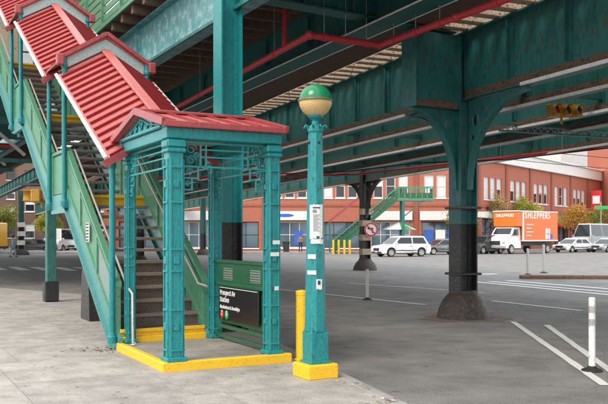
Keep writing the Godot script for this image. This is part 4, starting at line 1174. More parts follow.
func buildings() -> void:
	# long brick building along the side street
	var b := thing("brick_building", "long red brick building with white cornice and triple windows along the side street", "building", Vector3(17.4, -0.1, -86), 53.4)
	var holes := []; var up := []; var shops := []
	for i in 7:
		var x := 5.9 + i * 7.3
		triple(b, holes, up, x, 5.7, 1.35, 2.45, 0.38)
		var r := Rect2(x - 2.9, 0.6, 5.8, 3.0)
		holes.append(r); shops.append(r)
	open_wall(b, "wall", 54, 9.85, holes, 0.4, M.brick)
	for r in up: window(b, r, 0.16, M.frame_white, M.glass, 1, 2, [0.45, 0.5, 0.95, 0.5, -1.0, 0.7][rng.randi() % 6])
	for r in shops: window(b, r, 0.25, M.frame_dark, M.shop_glass, 4, 2)
	for i in 8:
		part(b, "pier", boxg(Vector3(2.25 + i * 7.3, 4.9, 0.06), Vector3(0.5, 9.8, 0.12)), M.brick_dark)
		if i % 2 == 0: part(b, "lamp_bracket", boxg(Vector3(4.2 + i * 7.3, 4.75, 0.2), Vector3(0.3, 0.35, 0.4), 0.05), M.frame_dark)
	part(b, "cornice", boxg(Vector3(27, 10.55, 0.1), Vector3(54.3, 1.4, 0.5), 0.05), M.stone_white)
	part(b, "cornice_moulding", boxg(Vector3(27, 11.3, 0.22), Vector3(54.5, 0.14, 0.8), 0.03), M.stone_white)
	part(b, "string_course", boxg(Vector3(27, 4.9, 0.03), Vector3(54, 0.22, 0.07)), M.brick_dark)
	part(b, "shop_band", boxg(Vector3(27, 4.0, 0.07), Vector3(53, 0.62, 0.15)), M.stone_white)
	part(b, "body", boxg(Vector3(27, 4.9, -6.5), Vector3(53.2, 9.8, 12.0)), M.brick_dark)
	for i in 7:
		var sb := part(b, "sign_board", boxg(Vector3(5.9 + i * 7.3, 4.0, 0.2), Vector3(5.2 - (i % 3) * 0.7, 0.7, 0.12), 0.03), [M.white_paint, M.red_print, M.stone_white, M.green_print, M.white_paint, M.tan_wall, M.white_paint][i])
		part(sb, "sign_lamp", boxg(Vector3(5.9 + i * 7.3, 4.5, 0.4), Vector3(3.2, 0.06, 0.08)), M.frame_dark)
		part(b, "shop_door", boxg(Vector3(8.1 + i * 7.3, 1.55, -0.16), Vector3(0.95, 2.2, 0.08), 0.02), M.frame_dark)
	var aw := G.new()
	aw.extx(PackedVector2Array([Vector2(0.16, 3.75), Vector2(1.5, 3.05), Vector2(1.5, 2.85), Vector2(0.16, 2.95)]), 24.6, 30.4)
	part(b, "awning", aw, M.red_print)
	# wing with shops facing the viaduct
	var c := thing("brick_building", "red brick shop building with white sign boards facing the viaduct", "building", Vector3(-21.0, -0.1, -86), 0)
	holes = []; up = []; shops = []
	for i in 7:
		var x := 3.6 + i * 5.3
		triple(c, holes, up, x, 5.7, 1.0, 2.45, 0.3)
		var r := Rect2(x - 2.05, 0.45, 4.1, 2.75)
		holes.append(r); shops.append(r)
	open_wall(c, "wall", 38.4, 9.85, holes, 0.4, M.brick)
	for r in up: window(c, r, 0.16, M.frame_white, M.glass, 1, 2, [0.45, 0.5, 0.95, -1.0][rng.randi() % 4])
	var k := 0
	for r in shops:
		window(c, r, 0.28, M.frame_white if k % 2 else M.frame_dark, M.shop_glass, 3 + k % 2, 2)
		if k == 6:
			for q in 3: part(c, "window_poster", boxg(Vector3(r.get_center().x - 1.3 + q * 1.25, 1.5, -0.24), Vector3(1.0, 1.7, 0.01)), [M.blue_print, M.white_print, M.blue_print][q])
		if k == 3: part(c, "window_poster", boxg(Vector3(r.get_center().x + 0.9, 1.5, -0.24), Vector3(0.9, 1.5, 0.01)), M.blue_print)
		if k in [3, 5, 6, 1]:
			var sg := part(c, "sign_board", boxg(Vector3(r.get_center().x, 3.82, 0.12), Vector3(4.5, 0.95, 0.2), 0.03), M.white_paint)
			if k == 3:   # blue swoosh on the board
				var e := G.new(); e.lathe([Vector2(0.36, 0), Vector2(0.34, 0.012), Vector2(0, 0.014)], 20, Transform3D(Basis(Vector3.RIGHT, PI / 2.0).scaled(Vector3(2.6, 0.5, 1)), Vector3(r.get_center().x - 0.5, 3.85, 0.221)))
				part(sg, "emblem", e, M.blue_print)
		k += 1
	for i in 8:
		part(c, "pier", boxg(Vector3(0.95 + i * 5.3, 4.9, 0.06), Vector3(0.45, 9.8, 0.12)), M.brick_dark)
	part(c, "cornice", boxg(Vector3(19.2, 10.3, 0.1), Vector3(38.8, 0.9, 0.5), 0.05), M.stone_white)
	part(c, "string_course", boxg(Vector3(19.2, 4.9, 0.03), Vector3(38.4, 0.22, 0.07)), M.brick_dark)
	part(c, "body", boxg(Vector3(19.2, 4.9, -6.5), Vector3(37.4, 9.8, 12.0)), M.brick_dark)
	# other blocks
	block("tall pale rendered building rising behind the brick cornice", Vector3(47, -0.1, -150), 30, 46, 22.5, 20, M.render_grey, 0, 0)
	block("red brick tenement closing the side street", Vector3(45.6, -0.1, -112), 8, 22, 17.5, 14, M.brick, 5, 4)
	block("tan brick apartment house beyond the zebra crossing", Vector3(-70, -0.1, -126), 14, 30, 17, 14, M.brick_brown, 7, 5)
	block("dark red brick apartment house beyond the zebra crossing", Vector3(-40.5, -0.1, -120), 10, 19, 14.5, 14, M.brick_dark, 5, 4)
	block("brown brick corner building between the shops and the apartment house", Vector3(-21.6, -0.1, -108), 2, 16, 12, 12, M.brick_brown, 5, 3, -16.0)
	# far pavement before the shops
	var g := G.new()
	g.exty(PackedVector2Array([Vector2(-30, -79.5), Vector2(16.5, -79.5), Vector2(50, -124), Vector2(52, -123), Vector2(60, -160), Vector2(-30, -160)]), -0.1, 0.03)
	solo("far_sidewalk", g, M.kerb, "pale sidewalk in front of the brick shops", "", Vector3.ZERO, 0, "", "structure")

func block(label: String, at: Vector3, turn: float, w: float, h: float, d: float, m: Material, cols: int, rows: int, shift := 0.0) -> void:
	var b := thing("apartment_building", label, "building", at, turn)
	var holes := []
	for i in cols:
		for j in rows:
			holes.append(Rect2(w * (i + 0.5) / cols - 0.65, 1.4 + j * (h - 1.5) / rows, 1.3, 1.9))
	var wall := Node3D.new(); wall.name = "facade"; b.add_child(wall); wall.position = Vector3(shift, 0, 0)
	open_wall(wall, "wall", w, h, holes, 0.3, m)
	for r in holes: window(wall, r, 0.14, M.frame_white if rng.randf() < 0.5 else M.frame_dark, M.glass, 1, 2, 0.5 if rng.randf() < 0.5 else -1.0)
	part(wall, "body", boxg(Vector3(w / 2.0, h / 2.0 - 0.05, -d / 2.0 - 0.35), Vector3(w - 0.1, h, d)), m)
	part(wall, "cornice", boxg(Vector3(w / 2.0, h + 0.25, 0.1), Vector3(w + 0.4, 0.5, 0.6), 0.05), M.stone_white)

# ---------------------------------------------------------------- the globe lamp and what stands by it
func street_lamp() -> void:
	M.blind_print = plain(lin(0.22, 0.22, 0.24), 0.7)
	var at := Vector3(0.13, 0, -9.34)
	var t := thing("globe_lamp", "teal station lamp post with a green and cream globe and torn flyers on the shaft", "lamp", at, 28)
	part(t, "base_block", boxg(Vector3(0, 0.075, 0), Vector3(0.39, 0.17, 0.39), 0.016), M.yellow)
	var g := G.new()
	g.cbox(Vector3(0, 0.34, 0), Vector3(0.225, 0.36, 0.225), 0.012); part(t, "pedestal", g, M.teal_post)
	part(t, "pedestal_foot", boxg(Vector3(0, 0.175, 0), Vector3(0.265, 0.03, 0.265), 0.008), M.teal_post)
	part(t, "pedestal_cap", boxg(Vector3(0, 0.53, 0), Vector3(0.2, 0.03, 0.2), 0.008), M.teal_post)
	# eight-sided tapering shaft
	g = G.new()
	var b := Basis(Vector3.UP, PI / 8.0)
	g.lathe([Vector2(0.122, 0.52), Vector2(0.118, 0.8), Vector2(0.082, 2.75), Vector2(0.082, 2.78)], 8, Transform3D(b, Vector3.ZERO), false)
	part(t, "shaft", g, M.teal_post)
	for k in 8:
		var a := TAU * k / 8.0
		var c := Vector3(cos(a), 0, sin(a))
		g = G.new(); g.tube([c * 0.07 + Vector3.UP * 2.80, c * 0.10 + Vector3.UP * 2.85, c * 0.122 + Vector3.UP * 2.855, c * 0.138 + Vector3.UP * 2.83], 0.015, 6, 0.008); part(t, "leaf", g, M.teal_post)
		if k % 2 == 0:
			g = G.new(); g.ball(c * 0.084 + Vector3.UP * 2.66, Vector3.ONE * 0.016, -90, 90, 8, 6); part(t, "stud", g, M.black_paint)
	g = G.new(); g.lathe([Vector2(0.08, 2.77), Vector2(0.092, 2.79), Vector2(0.092, 2.82), Vector2(0.07, 2.85), Vector2(0.042, 2.87), Vector2(0.04, 2.91), Vector2(0.06, 2.93), Vector2(0.085, 2.95), Vector2(0.09, 2.975), Vector2(0, 2.976)], 20)
	part(t, "collar", g, M.teal_post)
	g = G.new(); g.ball(Vector3(0, 3.14, 0), Vector3.ONE * 0.19, -75, -1); part(t, "globe_lower", g, M.globe_cream)
	g = G.new(); g.ball(Vector3(0, 3.14, 0), Vector3.ONE * 0.19, 1, 90); part(t, "globe_upper", g, M.globe_green)
	g = G.new(); g.lathe([Vector2(0.19, -0.014), Vector2(0.199, -0.012), Vector2(0.202, 0.0), Vector2(0.199, 0.012), Vector2(0.19, 0.014)], 32, Transform3D(Basis(), Vector3(0, 3.14, 0))); part(t, "equator_ring", g, M.trim_brass)
	# flyers and stickers, wrapped a little round the shaft
	for f in [["large torn white flyer with a barcode and a black heading", 1.78, 0.145, 0.36, 5.0, 0], ["torn white paper scrap", 1.54, 0.14, 0.05, 10.0, 1], ["white sticker", 1.37, 0.10, 0.05, -24.0, 1], ["white sticker", 1.19, 0.11, 0.045, -24.0, 1], ["white sticker printed in black", 1.06, 0.07, 0.11, 20.0, 2]]:
		var n := Node3D.new(); n.name = "flyer"; t.add_child(n, true)
		n.rotation.y = deg_to_rad(-28.0 + f[4]); n.position = Vector3(0, f[1], 0)
		var r: float = 0.1195 - (f[1] - 0.8) * 0.0185
		paper(n, f[2], f[3], r)
		if f[5] == 0:
			for k in 13: part(n, "print_line", boxg(Vector3(-0.006 * (k % 3), 0.06 - k * 0.015, r + 0.006), Vector3(0.078 - (k % 3) * 0.012, 0.005, 0.003)), M.blind_print)
			part(n, "print_heading", boxg(Vector3(0, 0.14, r + 0.006), Vector3(0.085, 0.013, 0.003)), M.dark_print)
			part(n, "print_block", boxg(Vector3(-0.02, 0.1, r + 0.006), Vector3(0.045, 0.035, 0.003)), M.blind_print)
		elif f[5] == 2:
			part(n, "print_block", boxg(Vector3(0, 0.015, r + 0.005), Vector3(0.03, 0.045, 0.003)), M.dark_print)
	# bollard beside it
	var p := thing("bollard", "plain yellow steel bollard between lamp post and canopy", "bollard", Vector3(-0.03, 0, -10.55), 0)
	g = G.new(); g.lathe([Vector2(0.074, 0), Vector2(0.074, 0.84), Vector2(0.078, 0.845), Vector2(0.078, 0.885), Vector2(0.07, 0.9), Vector2(0, 0.91)], 20); part(p, "pipe", g, M.yellow)
	g = G.new(); g.lathe([Vector2(0.095, 0), Vector2(0.095, 0.02), Vector2(0.075, 0.03)], 20); part(p, "collar", g, M.yellow)
	# scraps of stickers on the canopy's corner column
	for s in [[1.52, 0.015, 0.1], [1.37, -0.005, 0.12], [0.94, 0.02, 0.06]]:
		var q := Vector3(1.3 + s[1], s[0], 0.104)
		solo("sticker", boxg(Vector3.ZERO, Vector3(s[2], 0.05, 0.003)), M.paper, "torn white sticker on the canopy column beside the lamp", "sticker", Vector3(-1.56, 0, -9.82) + Basis(Vector3.UP, deg_to_rad(28.0)) * q, 28, "stickers on the canopy column beside the lamp")

func paper(n: Node, w: float, h: float, r: float) -> void:
	var g := G.new()
	var cols := 8
	var rr := RandomNumberGenerator.new(); rr.seed = int(h * 1000)
	for i in cols:
		var x0 := -w / 2.0 + w * i / cols; var x1 := -w / 2.0 + w * (i + 1) / cols
		var f := func(x: float) -> float: return r + 0.003 - maxf(absf(x) - r * 0.3, 0.0) * 0.55
		var lo := -h / 2.0 - rr.randf_range(0.0, h * 0.12); var hi := h / 2.0 - rr.randf_range(0.0, h * 0.05)
		g.quad(Vector3(x0, lo, f.call(x0)), Vector3(x1, lo, f.call(x1)), Vector3(x1, hi, f.call(x1)), Vector3(x0, hi, f.call(x0)))
	part(n, "sheet", g, M.paper)

func delineator(label: String, at: Vector3, h: float, r: float, m: Material, bands: Array, group := "") -> void:
	var t := thing("flexible_post", label, "post", at, 0, group)
	var g := G.new(); g.lathe([Vector2(r, 0.04), Vector2(r, h - 0.02), Vector2(r * 0.8, h), Vector2(0, h + 0.002)], 12); part(t, "tube", g, m)
	g = G.new(); g.lathe([Vector2(r * 3.2, 0), Vector2(r * 3.0, 0.025), Vector2(r * 1.4, 0.05), Vector2(r * 1.2, 0.07), Vector2(0, 0.071)], 16); part(t, "base", g, M.black_rubber)
	for b in bands:
		g = G.new(); g.lathe([Vector2(r + 0.003, b - 0.04), Vector2(r + 0.003, b + 0.04)], 12); part(t, "reflective_band", g, M.galvanised)

func street_furniture() -> void:
	delineator("white flexible post on a black base between two lane lines", Vector3(3.62, -0.1, -10.3), 0.93, 0.042, M.white_paint, [0.62, 0.78])
	delineator("scuffed grey post on the median kerb, the shorter of the pair", Vector3(9.75, -0.1, -35.7), 1.15, 0.06, M.galvanised, [0.85])
	delineator("scuffed grey post on the median kerb, the taller of the pair", Vector3(11.0, -0.1, -37.6), 1.3, 0.06, M.galvanised, [])
	delineator("slim grey post standing alone in the carriageway before the banded column", Vector3(1.68, -0.1, -21.8), 0.82, 0.04, M.galvanised, [])
	var g := G.new()
	g.cbox(Vector3(9, 0.02, 0), Vector3(18, 0.22, 0.5), 0.03)
	solo("median_kerb", g, M.rust_steel, "brown low median kerb in the road below the two grey posts", "kerb", Vector3(8.6, -0.08, -32.6), -4.0)
	# round sign on the banded column
	var s := thing("no_turn_sign", "round white no left turn sign with red ring on the banded column", "sign", Vector3(3.3, 1.92, -40.35), 5)
	s.scale = Vector3(0.74, 0.74, 1)
	g = G.new(); g.lathe([Vector2(0.46, 0), Vector2(0.46, 0.02), Vector2(0, 0.021)], 32, Transform3D(Basis(Vector3.RIGHT, PI / 2.0), Vector3.ZERO)); part(s, "plate", g, M.white_print)
	g = G.new()
	for k in 32:
		var a0 := TAU * k / 32.0; var a1 := TAU * (k + 1) / 32.0
		g.plate(Vector3(cos(a0) * 0.36, sin(a0) * 0.36, 0.03), Vector3(cos(a0) * 0.45, sin(a0) * 0.45, 0.03), Vector3(cos(a1) * 0.45, sin(a1) * 0.45, 0.03), Vector3(cos(a1) * 0.36, sin(a1) * 0.36, 0.03), 0.006)
	part(s, "ring", g, M.red_print)
	part(s, "arrow_shaft", boxg(Vector3(0.1, -0.1, 0.027), Vector3(0.07, 0.3, 0.008)), M.dark_print)
	part(s, "arrow_arm", boxg(Vector3(-0.03, 0.08, 0.027), Vector3(0.33, 0.07, 0.008)), M.dark_print)
	g = G.new(); g.ext(PackedVector2Array([Vector2(-0.27, 0.08), Vector2(-0.12, 0.19), Vector2(-0.12, -0.03)]), Transform3D(), 0.0215, 0.032); part(s, "arrow_head", g, M.dark_print)
	part(s, "bar", barg(Vector3(-0.25, 0.25, 0.034), Vector3(0.25, -0.25, 0.034), 0.01, 0.075, Vector3(1, 1, 0).normalized()), M.red_print)
	part(s, "mount", boxg(Vector3(-0.1, 0, -0.06), Vector3(0.2, 0.06, 0.12)), M.galvanised)
	# wind-blown litter at the canopy's corner
	var lr := RandomNumberGenerator.new(); lr.seed = 9
	var lg := G.new(); lg.tinted = true
	for k in 420:
		var o := Vector3(-2.75, 0.0, -11.55) + Vector3(lr.randfn() * 0.22, 0, lr.randfn() * 0.16)
		if k > 130: o = Vector3(lr.randf_range(-8.5, 2.0), 0.0, lr.randf_range(-17.0, -6.0))
		if k > 300: o = Vector3(lerpf(1.2, -1.9, lr.randf()), 0.0, 0.0); o.z = -9.86 - (0.385 - o.x) * 3.26; o += Vector3(-0.2 + lr.randfn() * 0.06, 0.001, 0)
		var kb := Basis(Vector3.UP, lr.randf() * TAU) * Basis(Vector3.RIGHT, lr.randf_range(-0.5, 0.5))
		var ls := lr.randf_range(0.008, 0.03) if k < 130 or k > 300 else lr.randf_range(0.005, 0.014)
		lg.tint = [Color(0.12, 0.07, 0.04), Color(0.22, 0.12, 0.05), Color(0.30, 0.24, 0.16), Color(0.08, 0.06, 0.05), Color(0.45, 0.44, 0.42)][lr.randi() % 5]
		o.y += 0.006 + ls * 0.25
		lg.quad(o + kb * Vector3(-ls, 0, -ls * 0.5), o + kb * Vector3(-ls * 0.3, 0.002, ls * 0.6), o + kb * Vector3(ls, 0, ls * 0.4), o + kb * Vector3(ls * 0.4, 0.003, -ls * 0.6))
	M.litter = plain(Color.WHITE, 0.9)
	M.litter.vertex_color_use_as_albedo = true
	solo("leaf_litter", lg, M.litter, "dry leaves and grit scattered on the sidewalk by the canopy", "litter", Vector3.ZERO, 0, "", "stuff")
	for q in [Vector3(-2.33, 0.115, -11.2), Vector3(-2.62, 0.02, -11.62)]:
		var sc := G.new()
		var w3 := 0.05
		for e in 4:
			sc.tri(Vector3(0, 0.012 + 0.012 * e, 0), Vector3(cos(e * 1.57), 0.1 * (e % 2), sin(e * 1.57)) * w3, Vector3(cos(e * 1.57 + 1.57), 0.15, sin(e * 1.57 + 1.57)) * w3)
		solo("paper_scrap", sc, M.paper, "crumpled white paper scrap at the foot of the stairs", "litter", q, lr.randf() * 360.0, "paper scraps by the stairs")
	# yellow signals by the left street
	traffic_signal("yellow traffic signal seen beside the slim stair column", Vector3(-6.05, 2.5, -18.55), -76, true)
	var pl := thing("signal_arm", "thin dark pole arm holding the yellow signal beside the stair column", "pole", Vector3(-6.05, 0, -18.7), 0)
	part(pl, "arm", barg(Vector3(-0.5, 2.78, 0), Vector3(0.6, 2.78, 0), 0.05, 0.05), M.frame_dark)
	part(pl, "drop", barg(Vector3(0.55, 2.78, 0), Vector3(0.55, 2.78, -1.15), 0.05, 0.05), M.frame_dark)
	# street sign, banner
	var ss := thing("street_sign", "green street name sign on a pole by the side street", "sign", Vector3(36.6, -0.1, -101.0), 20)
	part(ss, "pole", tubeg([Vector3(0, 0, 0), Vector3(0, 5.9, 0)], 0.06, 8), M.galvanised)
	part(ss, "blade", boxg(Vector3(0, 5.2, 0.07), Vector3(2.1, 0.42, 0.03), 0.01), M.green_print)
	var bn := thing("banner", "red and white banner hung on the far brick front", "banner", Vector3(40.35, 0, -116.0), 53.4)
	part(bn, "cloth", boxg(Vector3(0, 6.4, 1.0), Vector3(0.05, 3.2, 1.5)), M.red_print)
	part(bn, "white_patch", boxg(Vector3(-0.035, 6.7, 1.0), Vector3(0.015, 1.1, 1.0)), M.white_print)
	part(bn, "arm", barg(Vector3(0, 8.05, 0), Vector3(0, 8.05, 1.85), 0.05, 0.05), M.frame_dark)
	part(bn, "arm", barg(Vector3(0, 4.77, 0), Vector3(0, 4.77, 1.85), 0.05, 0.05), M.frame_dark)
	for k in 3:
		var wire := []
		for q in 9: wire.append(Vector3(lerpf(14.0, 52.0, q / 8.0), 10.6 - k * 0.9 - 0.7 * sin(PI * q / 8.0), lerpf(-70.0, -88.0, q / 8.0) - k))
		solo("overhead_wire", tubeg(wire, 0.03, 5), M.black_rubber, "thin black wire strung before the brick building", "wire", Vector3.ZERO, 0, "overhead wires before the brick building")
	# rubbish bin and the yellow bollards by the other stairs
	var tb := thing("litter_bin", "black wire litter bin by the shop window", "bin", Vector3(-1.75, 0.03, -80.5))
	g = G.new(); g.lathe([Vector2(0.28, 0), Vector2(0.36, 0.95), Vector2(0.4, 0.97), Vector2(0.4, 1.02), Vector2(0.3, 1.02), Vector2(0.26, 0.2)], 14); part(tb, "basket", g, M.frame_dark)
	for k in 4:
		var p := thing("bollard", "yellow bollard at the foot of the far green stairs", "bollard", Vector3(2.75 + k * 0.52, -0.1, -76.8 - (k % 2) * 0.4), 0, "yellow bollards at the far stairs")
		g = G.new(); g.lathe([Vector2(0.1, 0), Vector2(0.1, 1.25), Vector2(0.08, 1.32), Vector2(0, 1.34)], 12); part(p, "pipe", g, M.yellow)
	# stairs on the other side of the road
	var t := thing("station_staircase", "far green station stairs with a dark canopy rising before the brick shops", "staircase", Vector3(2.6, -0.1, -78.5), 0)
	var run := 6.2; var rise := 5.1
	for k in 26:
		part(t, "tread", boxg(Vector3(0.3 + k * run / 26.0, 0.1 + (k + 1) * rise / 26.0, -0.8), Vector3(0.28, 0.05, 1.5)), M.tread)
	for z in [0.0, -1.6]:
		g = G.new(); g.ext(PackedVector2Array([Vector2(0, -0.1), Vector2(run, rise - 0.1), Vector2(run, rise + 0.28), Vector2(0, 0.28)]), Transform3D(Basis(), Vector3(0.2, 0.1, z)), -0.04, 0.04); part(t, "stringer", g, M.green)
		for k in 5:
			var f := k / 5.0
			g = G.new(); g.ext(PackedVector2Array([Vector2(run * f + 0.05, 0.42 + rise * f), Vector2(run * (f + 0.19), 0.42 + rise * (f + 0.19)), Vector2(run * (f + 0.19), 0.72 + rise * (f + 0.19)), Vector2(run * f + 0.05, 0.72 + rise * f)]), Transform3D(Basis(), Vector3(0.2, 0.1, z)), -0.015, 0.015); part(t, "panel", g, M.green)
		for k in 21:
			var f := k / 20.0
			part(t, "baluster", boxg(Vector3(0.2 + run * f, 0.78 + rise * f, z), Vector3(0.07, 1.0, 0.05)), M.green)
		part(t, "middle_rail", barg(Vector3(0.2, 0.98, z), Vector3(0.2 + run, 0.98 + rise, z), 0.05, 0.06), M.green)
		part(t, "top_rail", barg(Vector3(0.2, 1.28, z), Vector3(0.2 + run, 1.28 + rise, z), 0.08, 0.09), M.mint)
		part(t, "landing_panel", boxg(Vector3(8.1, 5.62, z), Vector3(3.3, 0.42, 0.03)), M.green)
		part(t, "landing_rail", boxg(Vector3(8.1, 6.4, z), Vector3(3.4, 0.08, 0.08)), M.mint)
		for x in [6.5, 7.05, 7.6, 8.15, 8.7, 9.2, 9.75]:
			part(t, "landing_post", boxg(Vector3(x, 5.85, z), Vector3(0.1, 1.1, 0.1)), M.mint)
		part(t, "support_post", boxg(Vector3(6.9, 2.55, z), Vector3(0.26, 5.1, 0.26)), M.teal_old)
	part(t, "landing", boxg(Vector3(8.1, 5.2, -0.8), Vector3(3.5, 0.25, 1.7)), M.mint)
	part(t, "brace", barg(Vector3(7.0, 3.6, -0.05), Vector3(8.9, 5.1, -0.05), 0.08, 0.1), M.teal_old)
	part(t, "end_panel", boxg(Vector3(9.8, 5.85, -0.8), Vector3(0.03, 0.95, 1.5)), M.green)
	for z in [0.25, -1.85]:
		part(t, "canopy_edge", barg(Vector3(-0.2, 3.05, z), Vector3(3.6, 6.1, z), 0.08, 0.2), M.trim_red)
	g = G.new(); g.plate(Vector3(-0.2, 3.2, 0.3), Vector3(3.6, 6.25, 0.3), Vector3(3.6, 6.25, -1.9), Vector3(-0.2, 3.2, -1.9), 0.05); part(t, "canopy_roof", g, M.trim_red)
	for k in 4: part(t, "canopy_post", boxg(Vector3(-0.1 + (k / 2) * 3.5, 1.7 + (k / 2) * 2.8, 0.2 if k % 2 else -1.8), Vector3(0.1, 3.2, 0.1)), M.teal_old)
	# market gazebo by the parked car
	var gz := thing("shop_umbrella", "white and green market umbrella on the far sidewalk behind the white car", "umbrella", Vector3(9.3, 0.03, -80.0))
	part(gz, "pole", tubeg([Vector3(0, 0, 0), Vector3(0, 2.9, 0)], 0.05, 8), M.galvanised)
	for k in 8:
		var a0 := TAU * k / 8.0; var a1 := TAU * (k + 1) / 8.0
		g = G.new(); g.plate(Vector3(cos(a1) * 1.7, 2.2, sin(a1) * 1.7), Vector3(cos(a0) * 1.7, 2.2, sin(a0) * 1.7), Vector3(0, 2.95, 0), Vector3(0, 2.95, 0.001), 0.02)
		part(gz, "canopy_panel", g, M.green_print if k % 4 == 1 else M.white_paint)

# ---------------------------------------------------------------- vehicles: front towards -x
func wheel(t: Node, x: float, z: float, r: float) -> void:
	var o := Node3D.new()
	o.name = "wheel"
	t.add_child(o, true)
	o.position = Vector3(x, r, z)
	var s := signf(z)
	var xf := Transform3D(Basis(Vector3.RIGHT, PI / 2.0 * s), Vector3.ZERO)
	var g := G.new(); g.lathe([Vector2(0.0, -0.11), Vector2(r * 0.9, -0.11), Vector2(r, -0.08), Vector2(r, 0.07), Vector2(r * 0.93, 0.105), Vector2(r * 0.66, 0.11)], 22, xf); part(o, "tyre", g, M.black_rubber)
	g = G.new(); g.lathe([Vector2(r * 0.66, 0.11), Vector2(r * 0.62, 0.085), Vector2(r * 0.2, 0.075), Vector2(r * 0.16, 0.1), Vector2(0, 0.102)], 22, xf); part(o, "rim", g, M.galvanised)
	for k in 5:
		var a := TAU * k / 5.0
		part(o, "spoke_gap", boxg(xf * Vector3(cos(a) * r * 0.42, 0.082, sin(a) * r * 0.42), Vector3(r * 0.16, r * 0.16, 0.012)), M.frame_dark)

func car(called: String, label: String, cat: String, at: Vector3, turn: float, L: float, W: float, H: float, kind: String, m: Material, group := "") -> Node3D:
	var t := thing(called, label, cat, at, turn, group)
	var f := -L / 2.0; var b := L / 2.0
	var wr := 0.36 if kind != "sedan" else 0.32
	var belt := H * 0.60 if kind != "van" else H * 0.52
	var hood := 1.15 if kind != "van" else 0.75
	var poly := PackedVector2Array([Vector2(f + 0.12, 0.26), Vector2(f + 0.02, 0.4), Vector2(f, 0.62), Vector2(f + 0.06, belt - 0.22), Vector2(f + 0.22, belt - 0.13), Vector2(f + hood, belt), Vector2(b - 0.25, belt + 0.03), Vector2(b - 0.06, belt - 0.05), Vector2(b, belt - 0.3), Vector2(b - 0.02, 0.45), Vector2(b - 0.15, 0.28)])
	var fx := f + L * 0.19; var rx := b - L * 0.2
	for x in [fx, rx]:
		var cut := Geometry2D.clip_polygons(poly, circle(Vector2(x, wr), wr * 1.13, 24))
		if cut.size(): poly = cut[0]
	var hw := func(p: Vector2) -> float: return W / 2.0 - (0.05 if p.y < 0.34 else 0.0) - maxf(0.0, p.y - belt + 0.12) * 0.35 - maxf(0.0, (f + 0.5 - p.x)) * 0.16 - maxf(0.0, p.x - b + 0.35) * 0.14
	var g := G.new(); g.side_pair(poly, hw); part(t, "body", g, m)
	var a := f + hood - 0.12
	var slant := 0.75 if kind == "suv" else (0.95 if kind == "sedan" else 0.55)
	var rear := b - 0.12 if kind == "van" else (b - 0.2 if kind == "suv" else b - 0.62)
	var back := 0.08 if kind == "van" else (0.4 if kind == "suv" else 0.75)
	var top := PackedVector2Array([Vector2(a, belt - 0.03), Vector2(a + slant, H - 0.1), Vector2(a + slant + 0.25, H - 0.02), Vector2((a + rear) / 2.0 + 0.3, H), Vector2(rear - back - 0.05, H - 0.03), Vector2(rear - back + 0.06, H - 0.1), Vector2(rear, belt)])
	var hg := func(p: Vector2) -> float: return W / 2.0 - 0.06 - (p.y - belt) * 0.24
	g = G.new(); g.side_pair(top, hg); part(t, "cabin", g, m)
	# glazing
	var y0 := belt + 0.04; var y1 := H - 0.14
	var sx := func(y: float) -> float: return a + slant * (y - belt) / (H - 0.1 - belt)
	var ex := func(y: float) -> float: return rear - back * (y - belt) / (H - 0.1 - belt)
	var x0: float = sx.call(y0); var x1: float = sx.call(y1); var e0: float = ex.call(y0); var e1: float = ex.call(y1)
	var mid := (x1 + e1) / 2.0
	for s in [-1.0, 1.0]:
		for q in [[x0 + 0.22, x1 + 0.14, mid - 0.05], [0, 0, 0]]:
			var p: Array
			if q[2] != 0: p = [Vector2(q[0], y0), Vector2(mid - 0.05, y0), Vector2(mid - 0.05, y1), Vector2(q[1], y1)]
			else: p = [Vector2(mid + 0.04, y0), Vector2(e0 - 0.18, y0), Vector2(e1 - 0.1, y1), Vector2(mid + 0.04, y1)]
			var v := p.map(func(k: Vector2) -> Vector3: return Vector3(k.x, k.y, s * (float(hg.call(k)) + 0.006)))
			g = G.new()
			if s > 0: g.plate(v[0], v[1], v[2], v[3], 0.01)
			else: g.plate(v[3], v[2], v[1], v[0], 0.01)
			part(t, "side_window", g, M.glass)
		part(t, "headlight", boxg(Vector3(f + 0.12, belt - 0.27, s * (W / 2.0 - 0.28)), Vector3(0.12, 0.14, 0.34), 0.03), M.lamp_glass)
		part(t, "tail_light", boxg(Vector3(b - 0.06, belt - 0.15, s * (W / 2.0 - 0.16)), Vector3(0.08, 0.26, 0.16), 0.02), M.red_print)
		part(t, "mirror", boxg(Vector3(x0 + 0.28, belt + 0.1, s * (W / 2.0 + 0.06)), Vector3(0.14, 0.13, 0.2), 0.03), m)
		part(t, "door_handle", boxg(Vector3(mid - 0.2, belt - 0.16, s * (W / 2.0 - 0.005)), Vector3(0.18, 0.03, 0.03)), M.frame_dark)
		part(t, "sill", boxg(Vector3((fx + rx) / 2.0, 0.29, s * (W / 2.0 - 0.05)), Vector3(rx - fx - wr * 2.5, 0.1, 0.06)), M.frame_dark)
		wheel(t, fx, s * (W / 2.0 - 0.12), wr); wheel(t, rx, s * (W / 2.0 - 0.12), wr)
	var wz: float = hg.call(Vector2(0, y0)) - 0.09; var wz1: float = hg.call(Vector2(0, y1)) - 0.07
	g = G.new(); g.plate(Vector3(x0 - 0.012, y0, -wz), Vector3(x0 - 0.012, y0, wz), Vector3(x1 - 0.012, y1, wz1), Vector3(x1 - 0.012, y1, -wz1), 0.008); part(t, "windshield", g, M.glass)
	g = G.new(); g.plate(Vector3(e0 + 0.012, y0 + 0.05, wz), Vector3(e0 + 0.012, y0 + 0.05, -wz), Vector3(e1 + 0.012, y1, -wz1), Vector3(e1 + 0.012, y1, wz1), 0.008); part(t, "rear_window", g, M.glass)
	part(t, "grille", boxg(Vector3(f + 0.035, 0.6, 0), Vector3(0.09, 0.24, W * 0.5), 0.02), M.frame_dark)
